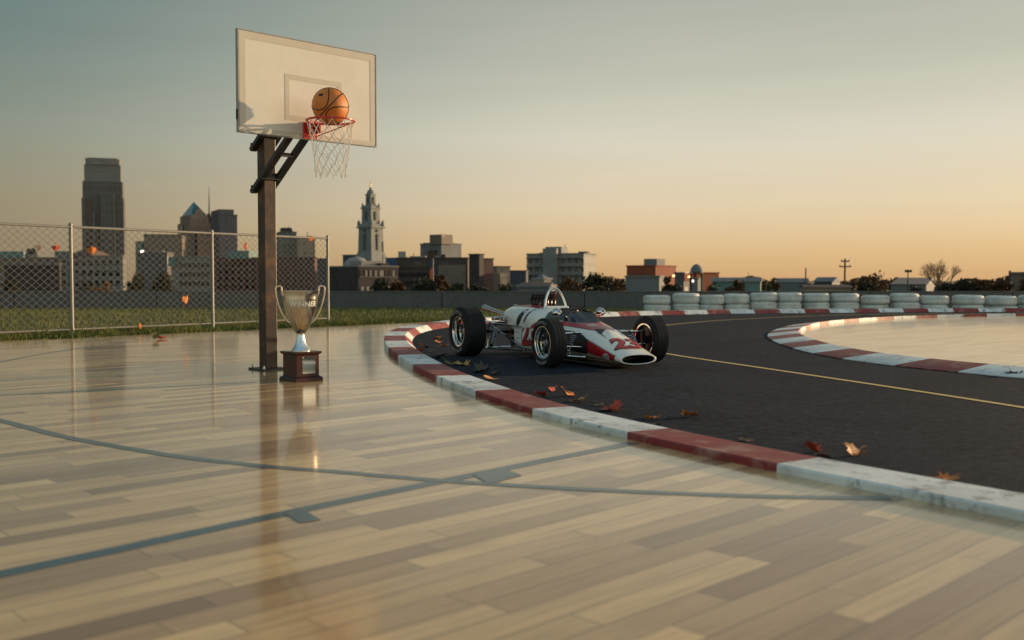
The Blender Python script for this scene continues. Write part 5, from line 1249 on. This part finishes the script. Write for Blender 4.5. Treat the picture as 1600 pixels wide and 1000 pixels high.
for i, (a_, b_, y_) in enumerate(((1454, 1492, 438), (1486, 1522, 436), (1516, 1552, 431), (1546, 1584, 434))):
    tree('hedge_bush', ('first', 'second', 'third', 'fourth')[i] + ' bush from the left in the dark hedge under the bare tree', a_, b_, y_, 101, TG['brown' if i > 1 else 'dark'], 30 + i, 'bush', 1300)
tree('bush', 'pointed dark bush rising out of the hedge', 1500, 1518, 430, 108, TG['dark'], 35, 'bush', 500)
tree('bush', 'brown bush at the far right beside the brown shop', 1588, 1640, 424, 120, TG['brown'], 36, 'bush', 1300)
rnd = random.Random(77); b = MB()
for k in range(9000):
    px = rnd.uniform(560, 1680); Y = rnd.uniform(330, 350); top = 438 + 3.5 * math.sin(px * .031) + 2.5 * math.sin(px * .11 + 1) + rnd.uniform(0, 18)
    q = D(px, top, Y); sz = rnd.uniform(.35, .9); a = Vector((rnd.gauss(0, 1), rnd.gauss(0, 1), rnd.gauss(0, 1))).normalized(); u_ = a.orthogonal().normalized(); v_ = a.cross(u_)
    b.add([q - u_ * sz, q + v_ * sz * .7, q + u_ * sz, q - v_ * sz * .7], [(0, 1, 2, 3)])
tag(b.build('distant_woods', TG['brown']), kind='stuff')
# bare tree: two forked trunks
def bare(label, px, yt, Y, spread, seed):
    rnd = random.Random(seed); e = empty('bare_tree', ((px - 800) / F * Y, Y, ZB)); tag(e, label, 'tree', 'trees and bushes beyond the wall'); H = zat(yt, Y) - ZB
    tb, cb_ = MB(), MB()
    def grow(p_, d, L, rr, lev, mb):
        q = p_ + d * L; mb.tube([p_, (p_ + q) / 2 + Vector((rnd.gauss(0, .04), 0, 0)) * L, q], [rr, rr * .8, rr * .6], 5)
        if lev == 0: return
        for k in range(3 if lev > 1 else 4):
            nd = (d + Vector((rnd.gauss(0, .45) * spread, rnd.gauss(0, .4), rnd.gauss(.12, .25)))).normalized()
            grow(q, nd, L * rnd.uniform(.6, .8), rr * .55, lev - 1, cb_)
    grow(Vector((0, 0, 0)), Vector((0, 0, 1)), H * .56, .16, 0, tb); top_ = Vector((0, 0, H * .56))
    for k in range(4): grow(top_, Vector((rnd.uniform(-.5, .5) * spread, rnd.uniform(-.3, .3), 1)).normalized(), H * .17, .09, 4, cb_)
    tb.build('trunk', FM['wood'], e); cb_.build('crown', pm('bare_twigs', (.22, .13, .08), .9), e)
bare('bare thin twigged tree, left one of the pair above the hedge', 1465, 413, 112, .9, 4)
bare('bare thin twigged tree, right one of the pair above the hedge', 1477, 414, 113, 1.0, 8)
